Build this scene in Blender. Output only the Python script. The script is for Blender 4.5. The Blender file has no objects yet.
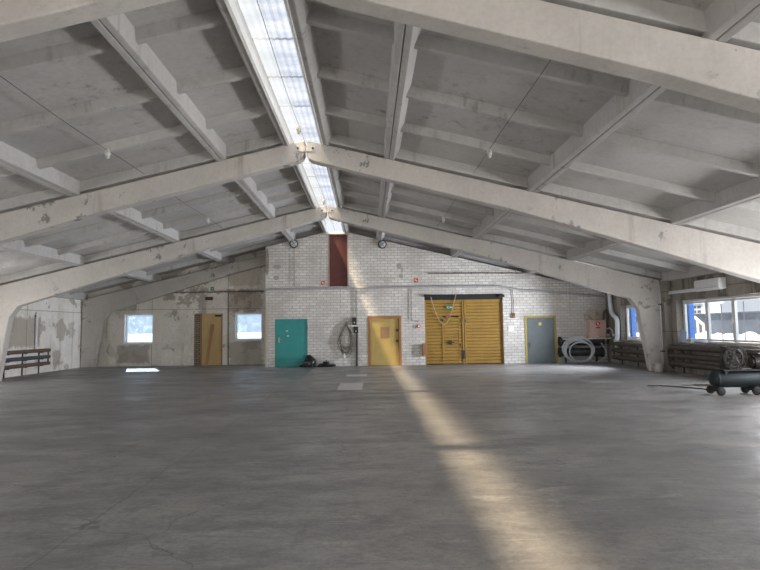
import bpy, bmesh, math, random
from mathutils import Vector, Matrix
random.seed(7)
S = bpy.context.scene
COL = S.collection
PI = math.pi

# ------------------------------------------------------------------ camera
F = 565.0                      # focal length in pixels at 760 px width
EYE = 1.43
VX, VY = 368.0, 328.0          # vanishing point of the hall's long axis
ROLL = 0.0138
def cam_axes():
    f = Vector((VX-380, 285-VY, -F)).normalized()
    p2 = Vector((VX+400-380, 285-(VY-400*ROLL), -F))
    up = p2.cross(f)
    if up.y < 0: up = -up
    up.normalize()
    return f.cross(up), f, up   # world X, Y, Z in camera axes
XC, YC, ZC = cam_axes()
cd = bpy.data.cameras.new('camera'); cam = bpy.data.objects.new('camera', cd); COL.objects.link(cam)
cd.sensor_width = 36; cd.lens = F/760*36; cd.clip_end = 2000; cd.clip_start = .05
R = Matrix(((XC.x, XC.y, XC.z), (YC.x, YC.y, YC.z), (ZC.x, ZC.y, ZC.z)))
cam.matrix_world = Matrix.Translation((0, 0, EYE)) @ R.to_4x4()
S.camera = cam
def ray(px, py): return R @ Vector((px-380, 285-py, -F))
def aty(px, py, Y):            # point on the plane y = Y
    d = ray(px, py); t = Y/d.y
    return Vector((d.x*t, Y, EYE+d.z*t))
def atx(px, py, X):
    d = ray(px, py); t = X/d.x
    return Vector((X, d.y*t, EYE+d.z*t))
def fl(px, py):
    d = ray(px, py); t = -EYE/d.z
    return Vector((d.x*t, d.y*t, 0))

# ------------------------------------------------------------------ materials
class NT:
    def __init__(s, m):
        m.use_nodes = True; s.t = m.node_tree; s.t.nodes.clear(); s.n = s.t.nodes; s.l = s.t.links
        s.out = s.n.new('ShaderNodeOutputMaterial')
    def new(s, t, **kw):
        n = s.n.new(t)
        for k, v in kw.items(): setattr(n, k, v)
        return n
    def put(s, sock, v):
        if isinstance(v, bpy.types.NodeSocket): s.l.new(v, sock)
        elif v is not None: sock.default_value = v
    def coord(s): return s.new('ShaderNodeTexCoord').outputs['Object']
    def mapping(s, v, sc=(1,1,1), rot=(0,0,0), loc=(0,0,0)):
        n = s.new('ShaderNodeMapping'); s.l.new(v, n.inputs['Vector'])
        n.inputs['Scale'].default_value = sc; n.inputs['Rotation'].default_value = rot; n.inputs['Location'].default_value = loc
        return n.outputs[0]
    def noise(s, v, sc, det=5, rough=.6, dist=0):
        n = s.new('ShaderNodeTexNoise'); s.l.new(v, n.inputs['Vector'])
        n.inputs['Scale'].default_value = sc; n.inputs['Detail'].default_value = det
        n.inputs['Roughness'].default_value = rough; n.inputs['Distortion'].default_value = dist
        return n.outputs['Fac']
    def ramp(s, v, a, b, ca=0., cb=1.):
        n = s.new('ShaderNodeMapRange'); n.interpolation_type = 'SMOOTHSTEP'
        s.l.new(v, n.inputs[0]); n.inputs[1].default_value = a; n.inputs[2].default_value = b
        n.inputs[3].default_value = ca; n.inputs[4].default_value = cb
        return n.outputs[0]
    def mix(s, f, a, b, mode='MIX'):
        n = s.new('ShaderNodeMix', data_type='RGBA', blend_type=mode)
        s.put(n.inputs[0], f)
        for i, c in ((6, a), (7, b)):
            if isinstance(c, bpy.types.NodeSocket): s.l.new(c, n.inputs[i])
            else: n.inputs[i].default_value = (*c, 1)
        return n.outputs[2]
    def math(s, op, a, b=None, c=None):
        n = s.new('ShaderNodeMath', operation=op)
        for i, v in enumerate((a, b, c)):
            if v is not None: s.put(n.inputs[i], v)
        return n.outputs[0]
    def sep(s, v):
        n = s.new('ShaderNodeSeparateXYZ'); s.l.new(v, n.inputs[0]); return n.outputs
    def comb(s, x, y, z):
        n = s.new('ShaderNodeCombineXYZ')
        for i, v in enumerate((x, y, z)): s.put(n.inputs[i], v)
        return n.outputs[0]
    def bsdf(s, col, rough=.8, height=None, bump=.3, dist=.01, metal=0., spec=.4):
        b = s.new('ShaderNodeBsdfPrincipled')
        if isinstance(col, bpy.types.NodeSocket): s.l.new(col, b.inputs['Base Color'])
        else: b.inputs['Base Color'].default_value = (*col, 1)
        s.put(b.inputs['Roughness'], rough); b.inputs['Metallic'].default_value = metal
        b.inputs['Specular IOR Level'].default_value = spec
        if height is not None:
            bp = s.new('ShaderNodeBump'); bp.inputs['Strength'].default_value = bump; bp.inputs['Distance'].default_value = dist
            s.l.new(height, bp.inputs['Height']); s.l.new(bp.outputs[0], b.inputs['Normal'])
        s.l.new(b.outputs[0], s.out.inputs[0]); return b

def M_(name): 
    m = bpy.data.materials.new(name); return m, NT(m)

def worn(name, c1, c2, sc=3., rough=.7, peel=None, peel_t=.68, peel_sc=4., streak=None, bump=.25, metal=0., spec=.35, stretch=(1,1,1), dist=.008, streak_t=(.5,.75), mask=False):
    m, t = M_(name); v = t.coord()
    vs = t.mapping(v, stretch)
    n1 = t.noise(vs, sc, 6, .65)
    col = t.mix(t.ramp(n1, .3, .7), c1, c2)
    h = n1
    if streak:
        st = t.noise(t.mapping(v, (2.2, 2.2, .16)), 2.2, 6, .7)
        st2 = t.noise(v, .5, 3, .6)
        f = t.math('MULTIPLY', t.ramp(st, *streak_t), t.ramp(st2, .35, .65))
        col = t.mix(f, col, streak)
    if peel:
        p = t.ramp(t.noise(v, peel_sc, 8, .7, .4), peel_t, peel_t+.03)
        if mask: p = t.math('MULTIPLY', p, t.ramp(t.noise(t.mapping(v, loc=(3, 1, 7)), .45, 3, .5), .45, .54))
        col = t.mix(p, col, peel)
        h = t.math('SUBTRACT', h, p)
    fine = t.noise(v, sc*14, 3, .6)
    col = t.mix(t.ramp(fine, .35, .75, 0, .22), col, tuple(x*.55 for x in c1))
    t.bsdf(col, rough, h, bump, dist, metal, spec)
    return m

def plain(name, c, rough=.5, metal=0., spec=.4, var=.25, sc=20):
    m, t = M_(name); v = t.coord()
    n = t.noise(v, sc, 4, .6)
    col = t.mix(t.ramp(n, .3, .75, 0, 1), c, tuple(x*(1-var) for x in c))
    t.bsdf(col, rough, n, .1, .003, metal, spec)
    return m

def mat_floor():
    m, t = M_('floor_concrete'); v = t.coord()
    big = t.noise(t.mapping(v, (.5, .9, 1)), .5, 6, .62, .5)
    mid = t.noise(t.mapping(v, (1, 2.2, 1)), 1.3, 8, .7, .8)
    fine = t.noise(v, 22, 5, .7)
    col = t.mix(t.ramp(big, .3, .7), (.22, .213, .21), (.35, .335, .318))
    col = t.mix(t.ramp(mid, .45, .62, 0, .62), col, (.18, .176, .178))
    pale = t.noise(t.mapping(v, (.7, 1.6, 1), loc=(4, 9, 0)), 1.1, 8, .72, .3)
    col = t.mix(t.ramp(pale, .56, .66, 0, .6), col, (.47, .45, .42))
    # dusty wear and scuffs
    scr = t.noise(t.mapping(v, (.6, 9, 1), (0, 0, .35)), 2.5, 7, .75)
    col = t.mix(t.ramp(scr, .55, .66, 0, .6), col, (.46, .44, .42))
    scr2 = t.noise(t.mapping(v, (7, .5, 1), (0, 0, .2)), 2.5, 7, .75)
    col = t.mix(t.ramp(scr2, .62, .74, 0, .35), col, (.10, .098, .1))
    col = t.mix(t.ramp(fine, .4, .7, 0, .5), col, (.14, .138, .136))
    blot = t.noise(t.mapping(v, (1, 1.4, 1), loc=(11, 2, 5)), 3.2, 9, .75, .3)
    col = t.mix(t.ramp(blot, .50, .60, 0, .42), col, (.13, .127, .128))
    spk = t.noise(v, 60, 4, .8)
    col = t.mix(t.ramp(spk, .55, .7, 0, .5), col, (.46, .44, .42))
    # slab joints of the cast floor
    x, y, z = t.sep(v)
    wob = t.math('MULTIPLY', t.math('SUBTRACT', t.noise(v, 3, 4), .5), .05)
    jx = t.math('ABSOLUTE', t.math('SUBTRACT', t.math('MODULO', t.math('ADD', t.math('ADD', x, 65.1), wob), 6.0), 3.0))
    jy = t.math('ABSOLUTE', t.math('SUBTRACT', t.math('MODULO', t.math('ADD', t.math('ADD', y, 60.4), wob), 6.0), 3.0))
    j = t.math('MINIMUM', jx, jy)
    jf = t.ramp(j, .0, .018, .42, 0.)
    col = t.mix(jf, col, (.085, .082, .08))
    # cracks
    vo = t.new('ShaderNodeTexVoronoi', feature='DISTANCE_TO_EDGE'); 
    dv = t.new('ShaderNodeVectorMath', operation='ADD'); t.l.new(v, dv.inputs[0])
    nn = t.new('ShaderNodeTexNoise'); t.l.new(v, nn.inputs['Vector']); nn.inputs['Scale'].default_value = 1.5; nn.inputs['Detail'].default_value = 6
    t.l.new(nn.outputs['Color'], dv.inputs[1]); t.l.new(dv.outputs[0], vo.inputs['Vector']); vo.inputs['Scale'].default_value = .28
    ck = t.ramp(vo.outputs['Distance'], .0, .005, .6, 0)
    ck = t.math('MULTIPLY', ck, t.ramp(big, .45, .6))
    col = t.mix(ck, col, (.07, .068, .066))
    # pale mortar repairs (their own rectangles)
    for (cx, cy, hx, hy, c) in REPAIRS:
        dx = t.math('SUBTRACT', t.math('ABSOLUTE', t.math('SUBTRACT', x, cx)), hx)
        dy = t.math('SUBTRACT', t.math('ABSOLUTE', t.math('SUBTRACT', y, cy)), hy)
        f = t.ramp(t.math('ADD', t.math('MAXIMUM', dx, dy), wob), -.02, .02, .85, 0)
        col = t.mix(f, col, c)
    rough = t.ramp(t.noise(t.mapping(v, (.8, 1.6, 1), loc=(2, 3, 0)), .9, 7, .7), .38, .64, .30, .64)
    h = t.math('ADD', t.math('MULTIPLY', fine, .35), t.math('SUBTRACT', mid, jf))
    t.bsdf(col, rough, h, .22, .012, 0, .5)
    return m

def mat_brick(spots):
    m, t = M_('white_painted_brick'); v = t.coord(); x, y, z = t.sep(v)
    wb = t.math('MULTIPLY', t.math('SUBTRACT', t.noise(v, 4, 4), .5), .03)
    uv = t.comb(t.math('ADD', x, wb), t.math('ADD', z, t.math('MULTIPLY', wb, .6)), 0.)
    b = t.new('ShaderNodeTexBrick'); t.l.new(uv, b.inputs['Vector'])
    b.inputs['Scale'].default_value = 1; b.inputs['Brick Width'].default_value = .26; b.inputs['Row Height'].default_value = .105
    b.inputs['Mortar Size'].default_value = .0085; b.inputs['Mortar Smooth'].default_value = .25; b.inputs['Bias'].default_value = -.1
    b.inputs['Color1'].default_value = (.77, .735, .69, 1); b.inputs['Color2'].default_value = (.62, .59, .55, 1); b.inputs['Mortar'].default_value = (.30, .275, .245, 1)
    col = b.outputs['Color']
    big = t.noise(v, .7, 6, .65, .3)
    col = t.mix(t.ramp(big, .40, .66, 0, .6), col, (.42, .39, .35))
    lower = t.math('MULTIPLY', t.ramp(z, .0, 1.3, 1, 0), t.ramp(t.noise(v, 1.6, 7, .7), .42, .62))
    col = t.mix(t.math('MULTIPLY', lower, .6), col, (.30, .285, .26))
    p = t.ramp(t.noise(t.mapping(v, (1, 1, 1.6)), 3.2, 8, .75), .63, .66)
    col = t.mix(t.math('MULTIPLY', p, .75), col, (.33, .29, .25))
    st = t.math('MULTIPLY', t.ramp(t.noise(t.mapping(v, (3, 3, .14)), 1.6, 6, .7), .58, .74), .5)
    col = t.mix(st, col, (.25, .215, .17))
    fine = t.noise(v, 30, 4, .7)
    col = t.mix(t.ramp(fine, .4, .8, 0, .35), col, (.30, .28, .25))
    wn = t.math('MULTIPLY', t.math('SUBTRACT', t.noise(v, 5, 5), .5), .35)
    for (cx, cz, rx, rz, c) in spots:
        dx = t.math('DIVIDE', t.math('SUBTRACT', x, cx), rx); dz = t.math('DIVIDE', t.math('SUBTRACT', z, cz), rz)
        r = t.math('SQRT', t.math('ADD', t.math('MULTIPLY', dx, dx), t.math('MULTIPLY', dz, dz)))
        col = t.mix(t.ramp(t.math('ADD', r, wn), .85, 1., .85, 0), col, c)
    h = t.math('ADD', t.math('MULTIPLY', b.outputs['Fac'], -1), t.math('MULTIPLY', fine, .3))
    t.bsdf(col, .75, h, .5, .012, 0, .3)
    return m

def mat_raw_wall(name, c1, c2, dark, horizontal='x', panel=(3., 1.18), t0=.5, spots=()):
    """old limewashed concrete panels with damp streaks, scuffed patches, panel seams"""
    m, t = M_(name); v = t.coord(); x, y, z = t.sep(v)
    u = x if horizontal == 'x' else y
    n1 = t.noise(v, .9, 7, .65, .4)
    col = t.mix(t.ramp(n1, .35, .65), c1, c2)
    st = t.noise(t.mapping(v, (1.8, 1.8, .22)), 1.5, 7, .72)
    col = t.mix(t.ramp(st, t0, t0+.2, 0, .8), col, dark)
    patch = t.ramp(t.noise(v, 1.1, 9, .62, .2), .56, .585)
    col = t.mix(t.math('MULTIPLY', patch, .7), col, tuple(a*.55+b*.3 for a, b in zip(dark, c1)))
    pale = t.ramp(t.noise(t.mapping(v, loc=(5, 3, 8)), 2.1, 9, .7), .62, .65)
    col = t.mix(t.math('MULTIPLY', pale, .6), col, tuple(min(1, a*1.15) for a in c2))
    wn = t.math('MULTIPLY', t.math('SUBTRACT', t.noise(v, 3.5, 7, .7), .5), .55)
    for (cu, cz, hu, hz, c, f_) in spots:
        du = t.math('SUBTRACT', t.math('ABSOLUTE', t.math('SUBTRACT', u, cu)), hu)
        dz = t.math('SUBTRACT', t.math('ABSOLUTE', t.math('SUBTRACT', z, cz)), hz)
        col = t.mix(t.ramp(t.math('ADD', t.math('MAXIMUM', du, dz), wn), -.05, .05, f_, 0), col, c)
    su = t.math('ABSOLUTE', t.math('SUBTRACT', t.math('MODULO', t.math('ADD', u, 60.), panel[0]), panel[0]/2))
    sz = t.math('ABSOLUTE', t.math('SUBTRACT', t.math('MODULO', t.math('ADD', z, 10*panel[1]+panel[1]/2), panel[1]), panel[1]/2))
    s = t.ramp(t.math('MINIMUM', su, sz), 0, .016, .8, 0)
    col = t.mix(s, col, (.07, .06, .05))
    fine = t.noise(v, 26, 4, .7)
    col = t.mix(t.ramp(fine, .4, .8, 0, .35), col, dark)
    h = t.math('ADD', t.math('MULTIPLY', fine, .4), t.math('SUBTRACT', t.math('MULTIPLY', patch, -1), s))
    t.bsdf(col, .85, h, .4, .01, 0, .25)
    return m

def mat_redbrick():
    m, t = M_('bare_brick'); v = t.coord(); x, y, z = t.sep(v)
    b = t.new('ShaderNodeTexBrick'); t.l.new(t.comb(x, z, 0.), b.inputs['Vector'])
    b.inputs['Scale'].default_value = 1; b.inputs['Brick Width'].default_value = .22; b.inputs['Row Height'].default_value = .085
    b.inputs['Mortar Size'].default_value = .012
    b.inputs['Color1'].default_value = (.34, .27, .20, 1); b.inputs['Color2'].default_value = (.22, .18, .14, 1); b.inputs['Mortar'].default_value = (.085, .07, .055, 1)
    t.bsdf(b.outputs['Color'], .9, t.math('MULTIPLY', b.outputs['Fac'], -1), .8, .02)
    return m

def mat_glass(name, tint=(.93, .96, 1.), dirt=.06):
    m, t = M_(name); v = t.coord()
    tr = t.new('ShaderNodeBsdfTransparent'); tr.inputs[0].default_value = (*tint, 1)
    gl = t.new('ShaderNodeBsdfGlossy'); gl.inputs['Roughness'].default_value = .05; gl.inputs[0].default_value = (.9, .95, 1, 1)
    df = t.new('ShaderNodeBsdfTranslucent'); df.inputs[0].default_value = (.85, .9, .95, 1)
    m1 = t.new('ShaderNodeMixShader'); m1.inputs[0].default_value = .05; t.l.new(tr.outputs[0], m1.inputs[1]); t.l.new(gl.outputs[0], m1.inputs[2])
    m2 = t.new('ShaderNodeMixShader'); t.l.new(t.ramp(t.noise(v, 4, 6, .7), .4, .75, dirt*.4, dirt*2.5), m2.inputs[0])
    t.l.new(m1.outputs[0], m2.inputs[1]); t.l.new(df.outputs[0], m2.inputs[2]); t.l.new(m2.outputs[0], t.out.inputs[0])
    return m

def mat_polycarb():
    m, t = M_('translucent_sheet'); v = t.coord()
    st = t.noise(t.mapping(v, (1, 2.6, 1)), 1.3, 5, .6)
    rib = t.new('ShaderNodeTexWave', wave_type='BANDS', bands_direction='X'); t.l.new(v, rib.inputs[0]); rib.inputs['Scale'].default_value = 9
    col = t.mix(t.ramp(st, .35, .68), (.25, .285, .37), (.14, .17, .25))
    col = t.mix(t.ramp(rib.outputs['Fac'], .55, .95, 0, .25), col, (.16, .19, .27))
    tl = t.new('ShaderNodeBsdfTranslucent'); t.l.new(col, tl.inputs[0])
    tr = t.new('ShaderNodeBsdfTransparent'); tr.inputs[0].default_value = (1, .93, .82, 1)
    rf = t.new('ShaderNodeBsdfRefraction'); rf.inputs['Roughness'].default_value = .42; rf.inputs['IOR'].default_value = 1.2; rf.inputs[0].default_value = (1, .93, .82, 1)
    m0 = t.new('ShaderNodeMixShader'); m0.inputs[0].default_value = .16; t.l.new(tl.outputs[0], m0.inputs[1]); t.l.new(rf.outputs[0], m0.inputs[2])
    mx = t.new('ShaderNodeMixShader'); X_, Y_, Z_ = t.sep(v); t.l.new(t.ramp(X_, -.24, .02, .62, SKY_CLEAR), mx.inputs[0])
    t.l.new(m0.outputs[0], mx.inputs[1]); t.l.new(tr.outputs[0], mx.inputs[2]); t.l.new(mx.outputs[0], t.out.inputs[0])
    return m
SKY_CLEAR = .20

# ------------------------------------------------------------------ mesh builder
class MB:
    def __init__(s): s.b = bmesh.new()
    def poly(s, pts):
        vs = [s.b.verts.new(p) for p in pts]
        try: return s.b.faces.new(vs)
        except ValueError: pass
    def box(s, x0, x1, y0, y1, z0, z1, M=None):
        r = bmesh.ops.create_cube(s.b, size=1)
        for v in r['verts']:
            v.co = Vector((x0+(v.co.x+.5)*(x1-x0), y0+(v.co.y+.5)*(y1-y0), z0+(v.co.z+.5)*(z1-z0)))
            if M: v.co = M @ v.co
        return s
    def prism(s, pts, d):       # pts: planar loop of Vectors, extruded by d
        pts = [Vector(p) for p in pts]; d = Vector(d)
        a = [s.b.verts.new(p) for p in pts]; c = [s.b.verts.new(p+d) for p in pts]
        n = len(pts)
        s.b.faces.new(a); s.b.faces.new(c[::-1])
        for i in range(n): s.b.faces.new((a[i], c[i], c[(i+1) % n], a[(i+1) % n]))
        return s
    def tube(s, pts, r, seg=8, closed=False, cap=True):
        pts = [Vector(p) for p in pts]; n = len(pts); rings = []
        prev = None
        for i, p in enumerate(pts):
            if closed: d = pts[(i+1) % n]-pts[i-1]
            else: d = pts[min(i+1, n-1)]-pts[max(i-1, 0)]
            d.normalize()
            if prev is None:
                a = Vector((0, 0, 1)) if abs(d.z) < .9 else Vector((1, 0, 0))
                u = d.cross(a).normalized()
            else:
                u = (prev-d*prev.dot(d)).normalized()
            prev = u; w = d.cross(u)
            rr = r[i] if isinstance(r, (list, tuple)) else r
            rings.append([s.b.verts.new(p+(u*math.cos(2*PI*k/seg)+w*math.sin(2*PI*k/seg))*rr) for k in range(seg)])
        m = n if closed else n-1
        for i in range(m):
            A, B = rings[i], rings[(i+1) % n]
            for k in range(seg): s.b.faces.new((A[k], A[(k+1) % seg], B[(k+1) % seg], B[k]))
        if cap and not closed:
            s.b.faces.new(rings[0][::-1]); s.b.faces.new(rings[-1])
        return s
    def cyl(s, a, b, r, seg=20, r2=None):
        return s.tube([a, b], [r, r2 if r2 is not None else r], seg)
    def lathe(s, prof, M, seg=28):  # prof: (r, h) along local Z of M
        rings = []
        for r, h in prof:
            rings.append([s.b.verts.new(M @ Vector((r*math.cos(2*PI*k/seg), r*math.sin(2*PI*k/seg), h))) for k in range(seg)])
        for A, B in zip(rings, rings[1:]):
            for k in range(seg): s.b.faces.new((A[k], A[(k+1) % seg], B[(k+1) % seg], B[k]))
        s.b.faces.new(rings[0][::-1]); s.b.faces.new(rings[-1])
        return s
    def blob(s, c, rx, ry, rz, amp=.25, sub=3, seed=0, flat=None):
        r = bmesh.ops.create_icosphere(s.b, subdivisions=sub, radius=1)
        rnd = random.Random(seed)
        ph = [(Vector((rnd.uniform(-1, 1), rnd.uniform(-1, 1), rnd.uniform(-1, 1)))*rnd.uniform(2, 5), rnd.uniform(0, 6)) for _ in range(7)]
        for v in r['verts']:
            k = 1+amp*sum(math.sin(v.co.dot(a)+p) for a, p in ph)/4
            v.co = Vector((c[0]+v.co.x*rx*k, c[1]+v.co.y*ry*k, c[2]+v.co.z*rz*k))
            if flat is not None and v.co.z < flat: v.co.z = flat
        return s
    def build(s, name, mat, parent=None, origin=None, smooth=False, bevel=0, bseg=2, weld=False):
        if weld: bmesh.ops.remove_doubles(s.b, verts=s.b.verts, dist=1e-5)
        bmesh.ops.recalc_face_normals(s.b, faces=s.b.faces)
        o0 = Vector((0, 0, 0))
        if parent is not None: o0 = WORLD[parent.name]
        elif origin is not None: o0 = Vector(origin)
        for v in s.b.verts: v.co -= o0
        me = bpy.data.meshes.new(name); s.b.to_mesh(me); s.b.free()
        if mat: me.materials.append(mat)
        o = bpy.data.objects.new(name, me); COL.objects.link(o)
        if smooth:
            for p in me.polygons: p.use_smooth = True
            md = o.modifiers.new('edges', 'EDGE_SPLIT'); md.split_angle = math.radians(40)
        if bevel:
            md = o.modifiers.new('bevel', 'BEVEL'); md.width = bevel; md.segments = bseg; md.limit_method = 'ANGLE'; md.angle_limit = math.radians(35)
        if parent is not None: o.parent = parent
        else: o.location = o0
        WORLD[o.name] = o0.copy()
        return o
WORLD = {}
def thing(name, loc, label, cat, group=None, kind=None):
    o = bpy.data.objects.new(name, None); o.empty_display_size = .1; COL.objects.link(o)
    o.location = loc; WORLD[o.name] = Vector(loc); tag(o, label, cat, group, kind); return o
def tag(o, label=None, cat=None, group=None, kind=None):
    if label: o['label'] = label
    if cat: o['category'] = cat
    if group: o['group'] = group
    if kind: o['kind'] = kind
    return o
def part_label(o, s): o['label'] = s; return o
def copy_tree(o, parent=None, shift=None):
    c = o.copy(); COL.objects.link(c)
    if parent: c.parent = parent
    if shift is not None: c.location = o.location+Vector(shift)
    WORLD[c.name] = WORLD[o.name]+(Vector(shift) if shift is not None else Vector((0, 0, 0)))
    for ch in [x for x in list(bpy.data.objects) if x.parent is o]: copy_tree(ch, c)
    return c

# ------------------------------------------------------------------ dimensions of the hall
XR = -1.21                    # ridge line
HW = 10.38                    # half span to the outer walls
XL, XE = XR-HW, XR+HW         # -11.59 , 9.17
YB = 21.6                     # white brick partition face
YG = 23.4                     # grey end wall face
YF = -7.0                     # wall behind the photographer
FR = [5.1, 11.1, 17.1, 23.1]  # front faces of the roof frames
FT = .26                      # frame thickness
TOP0, SL = 5.2, .24           # underside of the roof slabs: TOP0 - SL*u
def roof(u): return TOP0-SL*abs(u)

MAT = {}
REPAIRS = []
for (x0, y0, x1, y1, c) in ((337, 383, 363, 390, (.62, .60, .57)), (346, 374.3, 367, 376.3, (.62, .60, .57)), (590, 380, 612, 383, (.36, .36, .36))):
    a, b = fl(x0, y1), fl(x1, y0)
    c0, c1 = fl((x0+x1)/2, y1), fl((x0+x1)/2, y0)
    REPAIRS.append(((a.x+b.x)/2, (c0.y+c1.y)/2, abs(b.x-a.x)/2, abs(c1.y-c0.y)/2, c))
def bspot(px, py, w, h, c):
    p = aty(px, py, YB); k = YB/F
    return (p.x, p.z, w*k/2, h*k/2, c)
GREYP = (.33, .32, .30)
SPOTS = [bspot(277, 267, 9, 5, GREYP), bspot(276, 278, 6, 5, GREYP), bspot(399, 266, 6, 7, GREYP), bspot(401, 276, 5, 5, GREYP), bspot(402, 270, 3, 6, GREYP),
         bspot(267, 262, 4, 30, (.22, .18, .13)), bspot(266, 335, 4, 60, (.52, .42, .28)), bspot(428, 350, 8, 30, (.3, .28, .22))]
MAT['floor'] = mat_floor()
MAT['brick'] = mat_brick(SPOTS)
MAT['bare_brick'] = mat_redbrick()
def wspot(x0, y0, x1, y1, c, f):
    a, b = aty(x0, y1, YG), aty(x1, y0, YG); return ((a.x+b.x)/2, (a.z+b.z)/2, abs(b.x-a.x)/2, abs(b.z-a.z)/2, c, f)
FAR_SPOTS = [wspot(109, 309, 171, 366, (.80, .76, .69), .55), wspot(117, 345, 149, 363, (.30, .27, .23), .6), wspot(229, 292, 262, 311, (.27, .205, .15), .5), wspot(229, 341, 262, 365, (.40, .345, .28), .65),
             wspot(165, 288, 175, 300, (.25, .19, .14), .7), wspot(150, 290, 262, 294, (.23, .175, .125), .6), wspot(228, 268, 262, 286, (.45, .38, .30), .5)]
LEFT_SPOTS = [(19.2, 1.45, 1.1, .50, (.40, .345, .28), .8), (21.4, .5, .25, .25, (.36, .31, .25), .7), (22.4, 1.5, .2, .3, (.42, .38, .33), .5)]
MAT['wall_far'] = mat_raw_wall('limewashed_panel', (.70, .655, .58), (.84, .80, .74), (.22, .165, .11), 'x', (3.1, 2.3), .55, FAR_SPOTS)
MAT['wall_left'] = mat_raw_wall('limewashed_side', (.72, .68, .61), (.88, .85, .80), (.29, .23, .165), 'y', (3.0, 2.2), .55, LEFT_SPOTS)
MAT['wall_right'] = mat_raw_wall('damp_concrete_side', (.27, .245, .21), (.36, .33, .285), (.08, .068, .055), 'y', (1.5, 1.2), .48)
MAT['frame'] = worn('limewashed_frame', (.585, .545, .505), (.51, .475, .44), 1.4, .75, peel=(.24, .225, .21), peel_t=.57, peel_sc=3.0, streak=(.36, .325, .28), bump=.2, streak_t=(.56, .72), mask=True)
MAT['ceiling'] = worn('limewashed_slab', (.50, .482, .465), (.43, .412, .395), .9, .85, peel=(.30, .28, .25), peel_t=.76, peel_sc=1.1, bump=.12, streak=(.25, .23, .195), streak_t=(.52, .72))
MAT['joint'] = worn('slab_rib', (.66, .64, .61), (.56, .54, .51), 2.2, .8, bump=.2)
MAT['white_trim'] = worn('white_board', (.80, .79, .77), (.70, .69, .67), 3, .6, bump=.1)
MAT['steel'] = worn('painted_steel', (.66, .63, .58), (.5, .47, .43), 9, .5, bump=.1)
MAT['dark_metal'] = plain('dark_metal', (.045, .043, .042), .5, .3)
MAT['black'] = plain('black_rubber', (.018, .018, .019), .7)
MAT['rust_pipe'] = worn('brown_pipe', (.16, .10, .075), (.11, .075, .06), 6, .5, bump=.1, spec=.5)
MAT['blue_pipe'] = worn('slate_pipe', (.075, .085, .12), (.06, .065, .085), 6, .45, bump=.1, spec=.5)
MAT['grime_pipe'] = worn('grimy_pipe', (.045, .037, .031), (.095, .075, .06), 7, .55, bump=.15, spec=.5)
MAT['grey_pipe'] = worn('grey_pipe', (.42, .42, .42), (.34, .34, .35), 8, .45, bump=.1, spec=.5)
MAT['white_pipe'] = worn('white_pipe', (.74, .76, .80), (.64, .66, .70), 5, .4, bump=.05)
MAT['teal'] = worn('teal_paint', (.035, .26, .245), (.05, .31, .29), 2.5, .45, peel=(.16, .22, .2), peel_t=.73, peel_sc=7, bump=.08)
MAT['ochre'] = worn('ochre_paint', (.36, .21, .045), (.29, .17, .036), 2, .5, peel=(.17, .115, .05), peel_t=.70, peel_sc=5, streak=(.24, .15, .04), bump=.1)
MAT['yellow'] = worn('yellow_paint', (.49, .35, .115), (.42, .30, .095), 2.4, .5, peel=(.28, .17, .05), peel_t=.70, peel_sc=6, bump=.1)
MAT['orange_wood'] = worn('orange_brown_wood', (.38, .185, .07), (.31, .15, .06), 4, .6, bump=.15, stretch=(1, 1, .15))
MAT['cream_door'] = worn('pale_ochre_board', (.62, .44, .20), (.56, .385, .165), 2.2, .55, streak=(.36, .23, .09), bump=.08)
MAT['maroon'] = worn('maroon_board', (.125, .037, .030), (.09, .03, .026), 3.2, .6, peel=(.24, .12, .1), peel_t=.70, peel_sc=6, bump=.1)
MAT['slate'] = worn('blue_grey_sheet', (.115, .14, .15), (.15, .165, .16), 2.8, .5, peel=(.055, .06, .06), peel_t=.66, peel_sc=4, bump=.08)
MAT['sheet_yellow'] = worn('yellow_edge', (.46, .36, .10), (.36, .28, .09), 5, .6, peel=(.15, .12, .06), peel_t=.66, peel_sc=8, bump=.1)
MAT['glass'] = mat_glass('window_glass', dirt=.02)
MAT['frost'] = mat_glass('frosted_glass', (.76, .88, 1.), .07)
MAT['poly'] = mat_polycarb()
MAT['vinyl'] = plain('white_vinyl', (.80, .80, .80), .35, var=.12)
MAT['fire_box'] = worn('faded_pink_cabinet', (.62, .45, .37), (.54, .38, .31), 3, .5, bump=.05)
MAT['red'] = plain('red_paint', (.62, .035, .035), .45)
MAT['green'] = plain('green_sign', (.01, .22, .13), .45)
MAT['white'] = plain('white_paint', (.82, .81, .79), .5, var=.15)
MAT['paper'] = plain('paper', (.70, .70, .69), .8, var=.1)
MAT['hose'] = plain('grey_hose', (.56, .585, .60), .5, var=.25)
MAT['canvas'] = plain('canvas_hose', (.50, .43, .35), .9, var=.35)
MAT['wire'] = plain('brown_wire', (.21, .175, .145), .7)
MAT['wire_pale'] = plain('pale_cord', (.56, .47, .33), .7)
MAT['wood'] = worn('raw_plank', (.42, .25, .13), (.35, .20, .10), 3, .7, bump=.2, stretch=(1, 1, .2))
MAT['cardboard'] = worn('brown_board', (.33, .19, .10), (.28, .16, .085), 4, .8)
MAT['tank'] = worn('tank_paint', (.007, .020, .026), (.014, .018, .019), 4, .6, peel=(.06, .045, .035), peel_t=.62, peel_sc=6, bump=.08, spec=.5)
MAT['cast_iron'] = worn('oily_iron', (.022, .020, .019), (.045, .039, .034), 9, .5, bump=.15, metal=.3)
MAT['plastic_bag'] = plain('black_plastic', (.022, .022, .024), .3, spec=.6)
MAT['bucket'] = worn('bucket_plastic', (.58, .57, .55), (.48, .46, .43), 6, .5)
MAT['blue'] = plain('blue_sheet', (.06, .22, .68), .5)
MAT['paleblue'] = plain('pale_blue_sheet', (.58, .70, .92), .5)
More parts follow.
